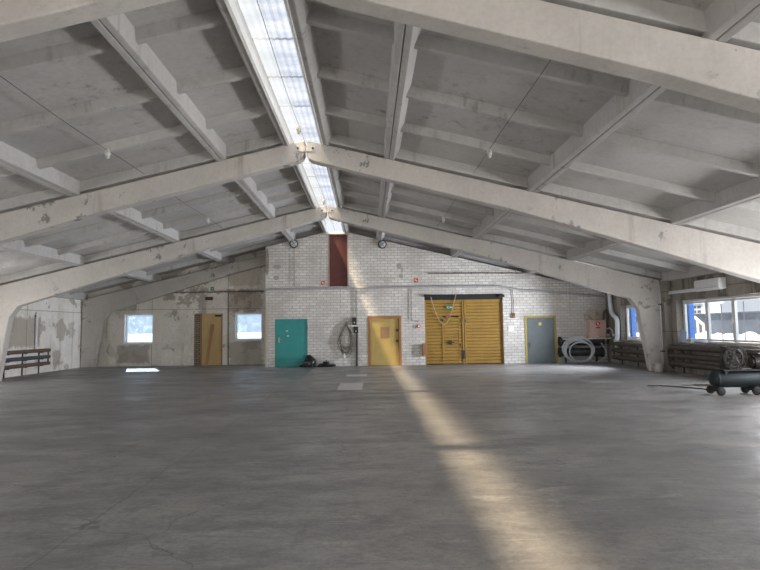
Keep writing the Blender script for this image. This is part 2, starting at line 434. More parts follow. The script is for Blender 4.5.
MAT['snow'] = plain('snow', (.58, .60, .64), .8, var=.12, sc=.6)
MAT['far_building'] = plain('slate_wall', (.075, .09, .12), .8, var=.15, sc=.3)
MAT['far_white'] = plain('white_render', (.70, .71, .72), .8, var=.1, sc=.3)
MAT['timber'] = plain('pale_timber', (.66, .58, .42), .7)
MAT['twig'] = plain('dry_twig', (.16, .14, .09), .8)

# ------------------------------------------------------------------ walls
def grid_wall(name, mat, axis, face, thick, us, zs, holes, topf=None, label=None):
    """wall in the plane axis=face, reaching back by thick, with rectangular openings; topf gives a sloping top"""
    mb = MB()
    us = sorted(set(us+[h[0] for h in holes]+[h[1] for h in holes])); zs = sorted(set(zs+[h[2] for h in holes]+[h[3] for h in holes]))
    def P(u, z, d): return Vector((u, face+d, z)) if axis == 'y' else Vector((face+d, u, z))
    nu, nz = len(us)-1, len(zs)-1
    def solid(i, k):
        if i < 0 or k < 0 or i >= nu or k >= nz: return False
        cu, cz = (us[i]+us[i+1])/2, (zs[k]+zs[k+1])/2
        return not any(h[0] < cu < h[1] and h[2] < cz < h[3] for h in holes)
    def zz(k, u): return topf(u) if (topf and k == nz) else zs[k]
    for i in range(nu):
        for k in range(nz):
            if not solid(i, k): continue
            a, b = us[i], us[i+1]
            q = [(a, zz(k, a)), (b, zz(k, b)), (b, zz(k+1, b)), (a, zz(k+1, a))]
            mb.poly([P(u, z, 0) for u, z in q]); mb.poly([P(u, z, thick) for u, z in q][::-1])
            for di, dk, e in ((-1, 0, (3, 0)), (1, 0, (1, 2)), (0, -1, (0, 1)), (0, 1, (2, 3))):
                if not solid(i+di, k+dk):
                    (u1, z1), (u2, z2) = q[e[0]], q[e[1]]
                    mb.poly([P(u1, z1, 0), P(u2, z2, 0), P(u2, z2, thick), P(u1, z1, thick)])
    o = mb.build(name, mat, weld=True); tag(o, label, 'wall', kind='structure'); return o

floor = MB().box(XL-.3, XE+.3, YF-.3, YG+.4, -.3, 0).build('floor', MAT['floor']); tag(floor, 'worn grey concrete floor with dusty scuffs and cracks', 'floor', kind='structure')

# openings on the white brick partition
def brect(x0, y0, x1, y1, Y=YB):
    a, b = aty(x0, (y0+y1)/2, Y), aty(x1, (y0+y1)/2, Y)
    xm = (x0+x1)/2
    return [a.x, b.x, aty(xm, y1, Y).z, aty(xm, y0, Y).z]
TEAL = brect(275, 319, 307.5, 366); TEAL[2] = 0
YEL = brect(368, 316, 401.5, 366); YEL[2] = 0
GATE = brect(425, 294, 503.5, 366); GATE[2] = 0
GREY = brect(525, 315.5, 557, 366); GREY[2] = 0
HATCH = brect(328, 233.5, 348.5, 286.5)
XBL = aty(265.5, 320, YB).x
btop = lambda u: roof(u-XR)+.03
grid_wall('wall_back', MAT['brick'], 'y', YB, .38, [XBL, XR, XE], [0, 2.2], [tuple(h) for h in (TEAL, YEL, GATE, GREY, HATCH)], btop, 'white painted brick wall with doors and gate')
# grey end wall
W1 = brect(124, 314, 153, 343.5, YG); W2 = brect(235, 313, 262, 340, YG)
CD = brect(194, 313.5, 222.5, 365, YG); CD[2] = 0
gtop = lambda u: roof(u-XR)+.28
grid_wall('wall_end', MAT['wall_far'], 'y', YG, .4, [XL-.3, XR, XE+.3], [0, 2.3], [tuple(h) for h in (W1, W2, CD)], gtop, 'stained limewashed concrete end wall with two small windows')
# side walls; the bays' windows: y0, y1
ZS0, ZS1 = .88, 2.12
RWIN = [(18.3, 20.35), (11.95, 16.62), (5.95, 10.7), (-.1, 4.7), (-6.2, -1.3)]
LWIN = [(11.8, 16.2), (5.8, 10.6), (-.2, 4.6), (-6.2, -1.4)]
ztop = roof(HW)+.3
grid_wall('wall_right', MAT['wall_right'], 'x', XE, .3, [YF-.3, YB, YG+.4], [0, ztop], [(a, b, ZS0, ZS1) for a, b in RWIN], None, 'dark damp concrete side wall under the windows')
grid_wall('wall_left', MAT['wall_left'], 'x', XL, -.3, [YF-.3, YG+.4], [0, ztop], [(a, b, ZS0, ZS1) for a, b in LWIN], None, 'peeling limewashed side wall')
FGATE = (-8.2, 5.6, 0.0, 3.35)
grid_wall('wall_front', MAT['wall_far'], 'y', YF, -.3, [XL-.3, XR, XE+.3], [0, 2.3], [FGATE], gtop, 'end wall behind the viewer with a wide open gateway')

# ------------------------------------------------------------------ ribbed roof slabs
def panel(u0, u1, y0, y1, side):
    """one precast ribbed slab: plate on top, two long edge ribs, end ribs and three cross ribs"""
    mb = MB(); nrm = Vector((side*SL, 0, 1)).normalized()
    sl = Vector((side, 0, -SL))     # per unit u
    def P(u, t, y): return Vector((XR, y, TOP0))+sl*u+nrm*t
    def bar(profile, a, b, along):   # profile in (u,t) swept in y, or (y,t) swept in u
        if along == 'y':
            mb.prism([P(u, t, a) for u, t in profile], Vector((0, b-a, 0)))
        else:
            mb.prism([P(a, t, y) for y, t in profile], P(b, 0, 0)-P(a, 0, 0))
    H = .30
    bar([(u0, H-.04), (u1, H-.04), (u1, H+.03), (u0, H+.03)], y0, y1, 'y')
    g = .004
    bar([(u0+g, 0), (u0+g+.085, 0), (u0+g+.16, H-.03), (u0+g, H-.03)], y0, y1, 'y')
    bar([(u1-g-.085, 0), (u1-g, 0), (u1-g, H-.03), (u1-g-.16, H-.03)], y0, y1, 'y')
    a, b = u0+.1, u1-.1
    for yc in [y0+(y1-y0)*k/4 for k in (1, 2, 3)]:
        bar([(yc-.045, .12), (yc+.045, .12), (yc+.10, H-.03), (yc-.10, H-.03)], a, b, 'u')
    for ya, yb in ((y0, y0+.12), (y1-.12, y1)):
        bar([(ya, .06), (yb, .06), (yb, H-.03), (ya, H-.03)], a, b, 'u')
    return mb
UJ = [.34, 1.67, 4.55, 7.43, 10.36]
FY = [-6.9, -.9]+FR
for bay in range(len(FY)-1):
    y0 = FY[bay]+FT/2+.012; y1 = FY[bay+1]+FT/2-.012 if bay < len(FY)-2 else YG+.2
    for side in (-1, 1):
        for k in range(4):
            o = panel(UJ[k]+.002, UJ[k+1]-.002, y0, y1, side).build('ceiling', MAT['ceiling'], bevel=.012)
            tag(o, 'ribbed grey concrete roof slab', 'ceiling', 'ribbed roof slabs', 'structure')
# metal capping strips nailed over some slab joints
# ------------------------------------------------------------------ three-hinged frames
def half_frame(Y, side, label, plate=True):
    OU = 10.34 if side < 0 else 10.16
    prof = [(.02, 5.2), (OU, roof(OU)), (OU, 0), (9.79, 0), (9.49, 1.89), (9.24, 2.225), (8.3, 2.505), (6.2, 3.15), (4.0, 3.80), (.32, 4.735), (.13, 4.785), (.06, 4.83), (.02, 4.92)]
    pts = [Vector((XR+side*u, Y, z)) for u, z in prof]
    t = thing('concrete_frame', (XR+side*10.05, Y+FT/2, 0), label, 'frame', 'white concrete half frames')
    MB().prism(pts, (0, FT, 0)).build('rafter_and_column', MAT['frame'], t, bevel=.018)
    if plate:
        mb = MB().box(XR-.02*side if side < 0 else XR, XR+.19*side, Y-.014, Y+.004, 4.96, 5.09) if False else MB().box(min(XR+.005*side, XR+.19*side), max(XR+.005*side, XR+.19*side), Y-.014, Y+.004, 4.97, 5.09)
        p = mb.build('hinge_plate', MAT['steel'], t)
        part_label(p, 'pale steel plate at the ridge')
        b = MB()
        for u in (.15,):
            b.cyl((XR+side*u, Y-.03, 5.03), (XR+side*u, Y-.01, 5.03), .022, 8)
        b.build('bolt', MAT['dark_metal'], p)
    return t
half_frame(FR[0], -1, 'white concrete roof frame arm cut by the top left corner of the photo')
half_frame(FR[0], 1, 'white concrete roof frame arm crossing the top right corner of the photo')
half_frame(FR[1], -1, 'white concrete roof frame arm left of the ridge, second from the viewer')
half_frame(FR[1], 1, 'white concrete roof frame arm with dark chips right of the ridge, second from the viewer')
half_frame(FR[2], -1, 'white concrete frame leg and arm at the left, before the pipe radiator')
half_frame(FR[2], 1, 'white concrete frame with peeling knee whose foot stands by the bucket')
half_frame(FR[3], -1, 'white concrete frame against the stained end wall beside the small window')

# ------------------------------------------------------------------ ridge skylight
nsky = 0
WN = 0
def window_root(loc, label):
    global WN; WN += 1
    return thing('window_%d' % WN, loc, label, 'window', kind='structure')
for bay in range(len(FY)-1):
    y0 = FY[bay]+FT+.0 if bay else FY[bay]; y1 = FY[bay+1]
    if bay == len(FY)-2: y1 = YB
    a = FY[bay]+FT/2; b = min(FY[bay+1]+FT/2, YB)
    t = window_root((XR, a, 5.2), 'long translucent ridge skylight strip')
    mb = MB()
    for s in (-1, 1):
        mb.prism([Vector((XR+s*.31, a, 5.10)), Vector((XR+s*.345, a, 5.08)), Vector((XR+s*.42, a, 5.50)), Vector((XR+s*.36, a, 5.50))], (0, b-a, 0))
    mb.build('skylight_frame', MAT['white_trim'], t)
    n = max(2, round((b-a)/1.2)); L = (b-a)/n
    for i in range(n):
        p = MB()
        xs = [XR-.40+.8*k/16 for k in range(17)]
        z = lambda k: 5.47+.008*math.cos(k*PI)
        ya, yb = a+i*L-.03, a+(i+1)*L+.03
        for k in range(16):
            p.poly([Vector((xs[k], ya, z(k)+.004*(i % 2))), Vector((xs[k+1], ya, z(k+1)+.004*(i % 2))), Vector((xs[k+1], yb, z(k+1)+.004*(i % 2))), Vector((xs[k], yb, z(k)+.004*(i % 2)))])
        p.build('pane', MAT['poly'], t, weld=True)

# ------------------------------------------------------------------ windows
def portal(loc, sx, sy, rot):
    l = bpy.data.lights.new('window_portal', 'AREA'); l.shape = 'RECTANGLE'; l.size = sx; l.size_y = sy; l.cycles.is_portal = True
    o = bpy.data.objects.new('window_portal', l); COL.objects.link(o); o.location = loc; o.rotation_euler = rot
def side_window(X, s, y0, y1, n, label, hinges=True):
    """window band in a side wall: outer frame, sashes with panes, mullions, sill"""
    t = window_root((X+s*.2, (y0+y1)/2, ZS0), label)
    xa, xb = sorted((X+s*.2, X+s*.27))
    f = MB(); w = .055
    f.box(xa, xb, y0, y1, ZS0, ZS0+w).box(xa, xb, y0, y1, ZS1-w, ZS1).box(xa, xb, y0, y0+w, ZS0+w, ZS1-w).box(xa, xb, y1-w, y1, ZS0+w, ZS1-w)
    f.build('window_frame', MAT['vinyl'], t, bevel=.006)
    L = (y1-y0-2*w)/n
    for i in range(n):
        a, b = y0+w+i*L, y0+w+(i+1)*L
        g = MB(); m = .05; e = .012
        xc, xd = sorted((X+s*.185, X+s*.255)) 
        g.box(xc, xd, a+e, b-e, ZS0+w+e, ZS0+w+e+m).box(xc, xd, a+e, b-e, ZS1-w-e-m, ZS1-w-e).box(xc, xd, a+e, a+e+m, ZS0+w+e+m, ZS1-w-e-m).box(xc, xd, b-e-m, b-e, ZS0+w+e+m, ZS1-w-e-m)
        sash = g.build('sash', MAT['vinyl'], t, bevel=.006)
        xg = X+s*.225
        MB().box(xg-.004, xg+.004, a+e+m, b-e-m, ZS0+w+e+m, ZS1-w-e-m).build('pane', MAT['glass'], sash)
        if i: MB().box(xa-.0, xb, a-.03, a+.03, ZS0+w, ZS1-w).build('mullion', MAT['vinyl'], t)
        if X > 0 and y0 > 5:
            MB().box(X+s*.16, X+s*.185, a+e+.012, a+e+.04, 1.42, 1.58).build('handle', MAT['vinyl'], sash)
    xs_, xe_ = sorted((X-s*.10, X+s*.2))
    MB().box(xs_, xe_, y0-.06, y1+.06, ZS0-.05, ZS0-.005).build('sill', MAT['wall_right' if s > 0 else 'white_trim'], t, bevel=.006)
    portal((X+s*.29, (y0+y1)/2, (ZS0+ZS1)/2), ZS1-ZS0, y1-y0, (0, s*PI/2, 0))
rl = ['narrow white window partly hidden by the peeling frame leg', 'wide white window band looking out on the snowy yard above the compressor', 'white window band in the side wall nearer the viewer', 'white window band in the side wall beside the viewer', 'white window band in the side wall behind the viewer']
for (a, b), l, n in zip(RWIN, rl, (2, 4, 4, 4, 4)): side_window(XE, 1, a, b, n, l)
ll = ['white window band in the limewashed side wall before the frame leg', 'white window band in the limewashed side wall nearer the viewer', 'white window band in the limewashed side wall beside the viewer', 'white window band in the limewashed side wall behind the viewer']
for (a, b), l in zip(LWIN, ll): side_window(XL, -1, a, b, 4, l)
def end_window(W, label, glass, deep=.16):
    x0, x1, z0, z1 = W
    t = window_root(((x0+x1)/2, YG+deep, z0), label); w = .06
    f = MB(); a, b = YG+deep, YG+deep+.07
    f.box(x0, x1, a, b, z0, z0+w).box(x0, x1, a, b, z1-w, z1).box(x0, x0+w, a, b, z0+w, z1-w).box(x1-w, x1, a, b, z0+w, z1-w)
    fr = f.build('window_frame', MAT['vinyl'], t, bevel=.006)
    MB().box(x0+w, x1-w, a+.03, a+.038, z0+w, z1-w).build('pane', glass, t)
    r = MB(); e = .02   # light lining of the reveal
    r.box(x0-.015, x0+e, YG-.01, a, z0, z1).box(x1-e, x1+.015, YG-.01, a, z0, z1).box(x0+e, x1-e, YG-.01, a, z1-e, z1+.015).box(x0-.03, x1+.03, YG-.04, a, z0-.035, z0+e)
    r.build('reveal', MAT['white_trim'], t)
    portal(((x0+x1)/2, YG+.3, (z0+z1)/2), x1-x0, z1-z0, (-PI/2, 0, 0))
    return t
end_window(W1, 'small square window with cracked bluish glass and lit jamb', MAT['frost'])
end_window(W2, 'small square white window between the pale door and the brick corner', MAT['frost'])
portal(((FGATE[0]+FGATE[1])/2, YF-.2, FGATE[3]/2), FGATE[1]-FGATE[0], FGATE[3], (PI/2, 0, 0))
portal((XR, 8., 5.62), .8, 28., (0, 0, 0))

# daylight thrown up off the sunlit snow through the side windows beside and behind the viewer
def snow_light(X, s, y0, y1, power, tilt=.22, col=(1, .97, .93), spread=PI):
    l = bpy.data.lights.new('window_daylight', 'AREA'); l.shape = 'RECTANGLE'; l.size = ZS1-ZS0-.1; l.size_y = y1-y0-.1; l.energy = power; l.color = col; l.spread = spread
    o = bpy.data.objects.new('window_daylight', l); COL.objects.link(o); o.location = (X+s*.30, (y0+y1)/2, (ZS0+ZS1)/2)
    o.rotation_euler = Vector((-s, 0, tilt)).to_track_quat('-Z', 'Y').to_euler()
    # long side along the wall
    o.rotation_euler = (Matrix((( 0, 0, s), (0, 1, 0), (-s, 0, 0))).to_4x4() @ Matrix.Rotation(0, 4, 'Y')).to_euler() if s < 0 else (0, PI/2+tilt, 0)
    if s < 0: o.rotation_euler = (0, -PI/2-tilt, 0)
for (a, b), pw in zip(RWIN[2:], (460, 560, 440)): snow_light(XE, 1, a, b, pw)
snow_light(XE, 1, 11.95, 13.2, 230, .15)
snow_light(XE, 1, 18.35, 19.1, 420, .03, (.98, .98, 1), 1.75)
for (a, b), pw in zip(LWIN, (140, 150, 130, 100)): snow_light(XL, -1, a, b, pw)

# ------------------------------------------------------------------ doors
def door(n, R4, label, mat, slab_y, thick=.05, frame=None, fw=.07, fmat=None, proud=.02):
    x0, x1, z0, z1 = R4
    t = thing('door_%d' % n, ((x0+x1)/2, slab_y, z0), label, 'door', kind='structure')
    if frame:
        f = MB(); a, b = YB-proud, slab_y+.12
        f.box(x0, x0+fw, a, b, z0, z1).box(x1-fw, x1, a, b, z0, z1).box(x0+fw, x1-fw, a, b, z1-fw, z1)
        f.build('door_frame', fmat, t, bevel=.006)
        x0, x1, z1 = x0+fw, x1-fw, z1-fw
    e = .006
    s = MB().box(x0+e, x1-e, slab_y, slab_y+thick, z0+.012, z1-e).build('door_leaf', mat, t, bevel=.006)
    return t, s, (x0, x1, z0, z1)
def PX(px, py, Y=YB): return aty(px, py, Y)
# teal steel door
t, s, r = door(1, TEAL, 'teal steel door with a brass handle beside the black bag', MAT['teal'], YB+.02)
x0, x1, z0, z1 = r
b = MB()
for (za, zb, xa, xb) in ((z0+.02, z0+.06, x0+.02, x1-.02), (z1-.06, z1-.02, x0+.02, x1-.02)): b.box(xa, xb, YB+.006, YB+.02, za, zb)
b.box(x0+.02, x0+.06, YB+.006, YB+.02, z0+.06, z1-.06).box(x1-.06, x1-.02, YB+.006, YB+.02, z0+.06, z1-.06)
b.build('edge_trim', MAT['teal'], t, bevel=.004)
h = PX(279, 340)
hd = MB().box(h.x-.03, h.x+.02, YB-.0, YB+.02, h.z-.09, h.z+.09).cyl((h.x-.005, YB+.01, h.z+.02), (h.x-.005, YB-.06, h.z+.02), .012, 8).cyl((h.x-.01, YB-.055, h.z+.02), (h.x+.13, YB-.055, h.z+.02), .011, 8)
part_label(hd.build('handle', plain('brass', (.62, .52, .30), .35, .8), s), 'brass lever handle')
MB().cyl((x1-.01, YB-.005, z0+.25), (x1-.01, YB-.005, z0+.4), .015, 8).build('hinge', MAT['dark_metal'], t)
MB().cyl((x1-.01, YB-.005, z1-.4), (x1-.01, YB-.005, z1-.25), .015, 8).build('hinge', MAT['dark_metal'], t)
for (px, py) in ((287, 331), (288, 336)):
    p = PX(px, py); MB().box(p.x-.04, p.x+.04, YB+.012, YB+.021, p.z-.02, p.z+.02).build('sticker', MAT['paper'], s)
# yellow door, brown frame
t, s, r = door(2, YEL, 'yellow door with a brown notice in an orange wood frame', MAT['yellow'], YB+.03, frame=True, fw=.10, fmat=MAT['orange_wood'])
p0, p1 = PX(380.5, 327), PX(389.5, 338)
part_label(MB().box(p0.x, p1.x, YB+.02, YB+.03, p1.z, p0.z).build('notice', MAT['cardboard'], s), 'brown board notice')
for py in (330, 341):
    h = PX(397.5, py)
    MB().box(h.x-.05, h.x+.03, YB+.005, YB+.03, h.z-.05, h.z+.05).cyl((h.x-.03, YB+.005, h.z), (h.x-.03, YB-.03, h.z), .025, 10).build('lock', MAT['dark_metal'], s)
# gate
x0, x1, z0, z1 = GATE
g = thing('door_3', ((x0+x1)/2, YB, 0), 'wide ochre double gate of horizontal boards with a wicket', 'gate', kind='structure')
gy = YB+.10
ztop_g = PX(464, 299.5).z
MB().box(x0, x1, YB+.02, YB+.30, ztop_g, z1).build('lintel_gap', MAT['black'], g)
w_ = .07
xm = PX(464.5, 330).x
wick = [PX(443.5, 340).x, PX(459.5, 340).x, .02, PX(451, 318).z]
def board_leaf(name, xa, xb, za, zb, y, hole=None):
    mb = MB(); n = round((zb-za)/.125); H = (zb-za)/n
    for i in range(n):
        a, b = za+i*H, za+(i+1)*H
        segs = [(xa, xb)]
        if hole and b > hole[2]+.01 and a < hole[3]-.01: segs = [(xa, hole[0]), (hole[1], xb)]
        for u, v in segs:
            pr = [Vector((u, y+.012, a+.002)), Vector((u, y-.012, a+.022)), Vector((u, y-.012, b-.016)), Vector((u, y+.012, b)), Vector((u, y+.04, b)), Vector((u, y+.04, a+.002))]
            mb.prism(pr, (v-u, 0, 0))
        for u, v in segs: mb.box(u, v, y+.02, y+.05, a, b)
    return mb.build(name, MAT['ochre'], g)
L1 = board_leaf('gate_leaf', x0+.02, xm-.012, .02, ztop_g-.01, gy, wick)
L2 = board_leaf('gate_leaf', xm+.012, x1-.02, .02, ztop_g-.01, gy)
wk = board_leaf('wicket_door', wick[0]+.012, wick[1]-.012, wick[2], wick[3], gy-.006)
f = MB(); xa, xb = wick[0], wick[1]
f.box(xa-.03, xa+.012, gy-.03, gy, .02, wick[3]+.03).box(xb-.012, xb+.03, gy-.03, gy, .02, wick[3]+.03).box(xa+.012, xb-.012, gy-.03, gy, wick[3], wick[3]+.03)
f.build('wicket_frame', MAT['ochre'], g)
f = MB()
for (u, v) in ((x0+.0, x0+.06), (xm-.07, xm-.012), (xm+.012, xm+.07), (x1-.06, x1)): f.box(u, v, gy-.04, gy-.012, .01, ztop_g)
f.box(x0+.06, x1-.06, gy-.028, gy-.012, ztop_g-.07, ztop_g)
f.build('gate_stile', MAT['ochre'], g, bevel=.004)
f = MB()
for px, py in ((451, 342.5),): 
    p = PX(px, py); f.box(p.x-.16, p.x+.16, gy-.045, gy-.018, p.z-.02, p.z+.02).box(p.x-.05, p.x+.05, gy-.05, gy-.018, p.z-.09, p.z+.07)
f.build('latch', MAT['dark_metal'], wk)
p = PX(464, 353)
MB().box(p.x-.035, p.x+.06, gy-.06, gy-.03, p.z-.22, p.z+.10).build('gate_bolt', MAT['dark_metal'], L1)
for px, py in ((461.5, 321), (466, 321), (443, 320), (461, 345)):
    p = PX(px, py); MB().cyl((p.x, gy-.045, p.z-.05), (p.x, gy-.045, p.z+.05), .018, 8).build('hinge', MAT['dark_metal'], g)
for px in (427, 501):
    p = PX(px, 296); MB().box(p.x-.12, p.x+.12, YB-.07, YB+.02, p.z-.04, p.z+.06).cyl((p.x-.09, YB-.09, p.z+.03), (p.x+.09, YB-.09, p.z-.0), .03, 8).build('track_bracket', MAT['dark_metal'], g)
# grey sheet door
t, s, r = door(4, GREY, 'blue grey sheet metal door with worn yellow edges', MAT['slate'], YB+.0, frame=True, fw=.085, fmat=MAT['sheet_yellow'], proud=.015)
h = PX(540, 324)
part_label(MB().box(h.x-.055, h.x+.055, YB-.006, YB, h.z-.055, h.z+.055).build('sticker', plain('yellow_sticker', (.66, .55, .12), .5), s), 'small yellow sticker')
h = PX(529.5, 345); MB().cyl((h.x, YB, h.z-.07), (h.x, YB-.05, h.z-.07), .01, 8).cyl((h.x, YB, h.z+.07), (h.x, YB-.05, h.z+.07), .01, 8).cyl((h.x, YB-.05, h.z-.08), (h.x, YB-.05, h.z+.08), .012, 8).build('handle', MAT['dark_metal'], s)
# maroon hatch
t, s, r = door(5, HATCH, 'tall maroon boarded loft door high in the brick wall under the ridge', MAT['maroon'], YB+.05, frame=True, fw=.045, fmat=worn('old_frame', (.34, .25, .22), (.45, .36, .31), 5, .7), proud=.02)
# pale door in the grey wall, with bare brick beside it
x0, x1, z0, z1 = CD
xj = aty(201, 340, YG).x
o = MB().box(x0-.02, xj, YG+.02, YG+.3, 0, z1).build('trim_1', MAT['bare_brick'], origin=(x0, YG+.02, 0)); tag(o, 'bare brick infill beside the pale ochre door', 'wall', kind='structure')
t = thing('door_6', ((xj+x1)/2, YG+.06, 0), 'pale ochre board door in the stained end wall, plank leaning on it', 'door', kind='structure')
s = MB().box(xj+.01, x1-.06, YG+.06, YG+.1, .0, z1).build('door_leaf', MAT['cream_door'], t, bevel=.005)
MB().box(x1-.06, x1, YG-.01, YG+.12, 0, z1).box(xj-.03, xj+.01, YG+.0, YG+.12, 0, z1).build('door_frame', MAT['wood'], t)
p = aty(218.5, 315.5, YG)
MB().box(p.x-.14, p.x+.12, YG-.03, YG+.05, p.z-.05, p.z+.03).build('door_closer', MAT['dark_metal'], t)

# plank leaning on the pale door
a, b = fl(206.5, 366.8), aty(212, 324, YG+.02)
a = Vector((aty(206, 364, YG-.45).x, YG-.45, .002))
d = (b-a).normalized(); sdw = Vector((1, 0, 0)); sdw = (sdw-d*sdw.dot(d)).normalized(); nn_ = d.cross(sdw)
mb = MB(); wv = sdw*.055; tv = nn_*.018
base = a+nn_*.02
mb.prism([base-wv-tv, base+wv-tv, base+wv+tv, base-wv+tv], b-a)
o = mb.build('plank', MAT['wood'], origin=a); tag(o, 'brown wooden plank leaning against the pale ochre door', 'plank')

# ------------------------------------------------------------------ pipe registers
def register(name_loc, label, x, s, y0, y1, zs, r, mats, X, risers=(), group=None):
    t = thing('pipe_radiator', name_loc, label, 'radiator', group)
    for z, m in zip(zs, mats):
        mb = MB().cyl((x, y0, z), (x, y1, z), r, 18)
        mb.build('pipe', m, t, smooth=True)
    yy = (y0+.06, y1-.06)
    for k, y in enumerate(yy):
        for za, zb in zip(zs, zs[1:]):
            MB().cyl((x, y, za-r*.7), (x, y, zb+r*.7), .028, 10).build('connector', mats[0], t, smooth=True)
    for y in (y0+.35, (y0+y1)/2, y1-.35):
        mb = MB()
        for z in zs: mb.box(min(x, X), max(x, X), y-.015, y+.015, z-r-.02, z-r+.012)
        mb.box(X-s*.02 if s > 0 else X, X if s > 0 else X+.02, y-.03, y+.03, 0, max(zs)+.02)
        mb.build('bracket', MAT['dark_metal'], t)
    return t
GM = MAT['grime_pipe']
register((XL+.16, 19.2, 0), 'three brown and slate heating pipes low on the limewashed side wall', XL+.17, -1, 18.0, 20.6, [.80, .57, .34], .062, [MAT['rust_pipe'], MAT['blue_pipe'], MAT['rust_pipe']], XL)
t = register((XE-.16, 14.3, 0), 'grimy heating pipes under the wide window behind the compressor', XE-.17, 1, 11.75, 16.7, [.74, .50, .27], .08, [GM]*3, XE)
p0 = Vector((XE-.17, 16.6, .74))
part_label(MB().tube([p0, p0+Vector((0, .12, 0)), p0+Vector((-.02, .18, -.06)), p0+Vector((-.03, .2, -.2)), Vector((XE-.18, 16.82, .25)), Vector((XE-.05, 16.83, .1))], .022, 8).build('feed_pipe', GM, t, smooth=True), 'thin curved feed pipe')
register((XE-.16, 19.3, 0), 'grimy heating pipes under the narrow window behind the frame leg', XE-.17, 1, 17.6, 20.7, [.74, .50, .25], .075, [GM]*3, XE)

o = MB().box(XR+10.165, XE, 16.88, 17.10+FT, 0, 2.72).build('trim_2', MAT['wall_right'], origin=(XE, 17.1, 0)); tag(o, 'dark concrete pier beside the peeling frame leg', 'pier', kind='structure')
a = aty(660.6, 340, 16.84)
t = thing('wall_pipe', (a.x, 16.83, 0), 'thin vertical pipe on the pier beside the peeling frame leg', 'pipe')
MB().cyl((a.x+.03, 16.84, .12), (a.x+.03, 16.84, 2.6), .028, 10).build('pipe', MAT['grey_pipe'], t, smooth=True)
for zz_ in (.6, 2.0): MB().box(a.x-.0, a.x+.1, 16.80, 16.88, zz_, zz_+.04).build('clamp', MAT['dark_metal'], t)
# white vertical pipe on the left wall
yv = atx(36.5, 325, XL+.05).y
a = atx(36.5, 347, XL+.05).z; b = atx(36.5, 312, XL+.05).z
t = thing('wall_pipe', (XL+.05, yv, a), 'short pale vertical pipe above the three heating pipes', 'pipe')
MB().cyl((XL+.05, yv, .86), (XL+.05, yv, b), .04, 12).build('pipe', MAT['white_pipe'], t, smooth=True)
MB().box(XL, XL+.06, yv-.05, yv+.05, b-.16, b-.12).build('clamp', MAT['dark_metal'], t)

# ------------------------------------------------------------------ conduits on the end walls
def W(px, py, d=.04, Y=YB): 
    return aty(px, py, Y-d)
def conduit(pts, r, name, label, cat, mat, Y=YB, clips=0, d=.04):
    P = [W(px, py, d, Y) for px, py in pts]
    t = thing(name, P[0], label, cat)
    MB().tube(P, r, 8).build('pipe_run', mat, t, smooth=True)
    for i in range(clips):
        k = (i+.5)/clips*(len(P)-1); j = int(k); q = P[j].lerp(P[j+1], k-j)
        MB().box(q.x-.02, q.x+.02, q.y, Y+.01, q.z-r-.012, q.z+r+.012).build('clip', MAT['dark_metal'], t)
    return t
conduit([(266, 289.5), (330, 288.5), (425, 287), (497, 286.2), (506, 287.5), (520, 290), (560, 292.5), (607, 297)], .045, 'wall_pipe', 'long grey pipe running across the brick wall above the doors and gate', 'pipe', MAT['grey_pipe'], clips=9)
conduit([(428, 273.3), (480, 273), (524, 273.2)], .02, 'conduit', 'thin dark conduit high on the brick wall above the gate', 'conduit', MAT['wire'], clips=6)
conduit([(357, 366), (357, 330)], .035, 'conduit', 'black vertical conduit below the switch boxes on the brick wall', 'conduit', MAT['dark_metal'])
conduit([(356.2, 318), (356, 290)], .016, 'conduit', 'thin grey vertical conduit above the switch boxes', 'conduit', MAT['wire'])
conduit([(110, 293.5), (200, 292.2), (264, 291)], .022, 'conduit', 'thin dark conduit across the stained end wall', 'conduit', MAT['wire'], Y=YG, clips=5)
conduit([(228.3, 291), (228.2, 365.5)], .02, 'conduit', 'vertical conduit on the stained end wall beside the pale door', 'conduit', MAT['wire'], Y=YG, clips=2)
conduit([(294, 248.5), (294.2, 286)], .012, 'conduit', 'thin vertical wire dropping from the round lamp nearer the left brick corner', 'conduit', MAT['wire'])
conduit([(411, 288), (411.3, 321), (419, 321.3)], .012, 'conduit', 'thin bent conduit left of the gate', 'conduit', MAT['wire'])
conduit([(512, 289), (513.5, 300), (513.5, 313)], .012, 'conduit', 'thin conduit dropping to the red brown switch right of the gate', 'conduit', MAT['wire'])
conduit([(356, 280), (358, 279), (400, 278)], .01, 'conduit', 'thin pale wire right of the maroon loft door', 'conduit', MAT['steel'])

# grey heating pipes in the right corner
YP = YB-.16
def pipe_thing(pts, r, label, mat, Y):
    P = [atx(px, py, Y) if Y < 12 else aty(px, py, Y) for px, py in pts]
    t = thing('heating_pipe', P[-1], label, 'pipe')
    MB().tube(P, r, 12).build('pipe_run', mat, t, smooth=True)
    q = P[len(P)//2]
    for z in (P[0]*.35+P[-1]*.65,):
        pass
    MB().cyl(P[-2].lerp(P[-1], .45), P[-2].lerp(P[-1], .6), r*1.45, 12).build('coupling', MAT['steel'], t, smooth=True)
    return t
pipe_thing([(609.2, 291), (610.5, 305), (611.5, 312.5), (613.5, 315.5), (616, 317.5), (617.2, 321), (617.3, 334), (616.9, 347)], .08, 'fat grey stepped heating pipe in the corner by the window', MAT['white_pipe'], XE-.12)
pipe_thing([(603.5, 320), (604.5, 311.5), (606, 310), (607.8, 311), (608, 325), (607.5, 344)], .04, 'thin dark heating pipe bent over beside the pink cabinet', MAT['grime_pipe'], YP-.05)
pipe_thing([(606.8, 329), (609.5, 328), (612, 330), (613, 335), (615, 335.5)], .03, 'short crooked pipe with valve between the corner pipes', MAT['grey_pipe'], XE-.24)
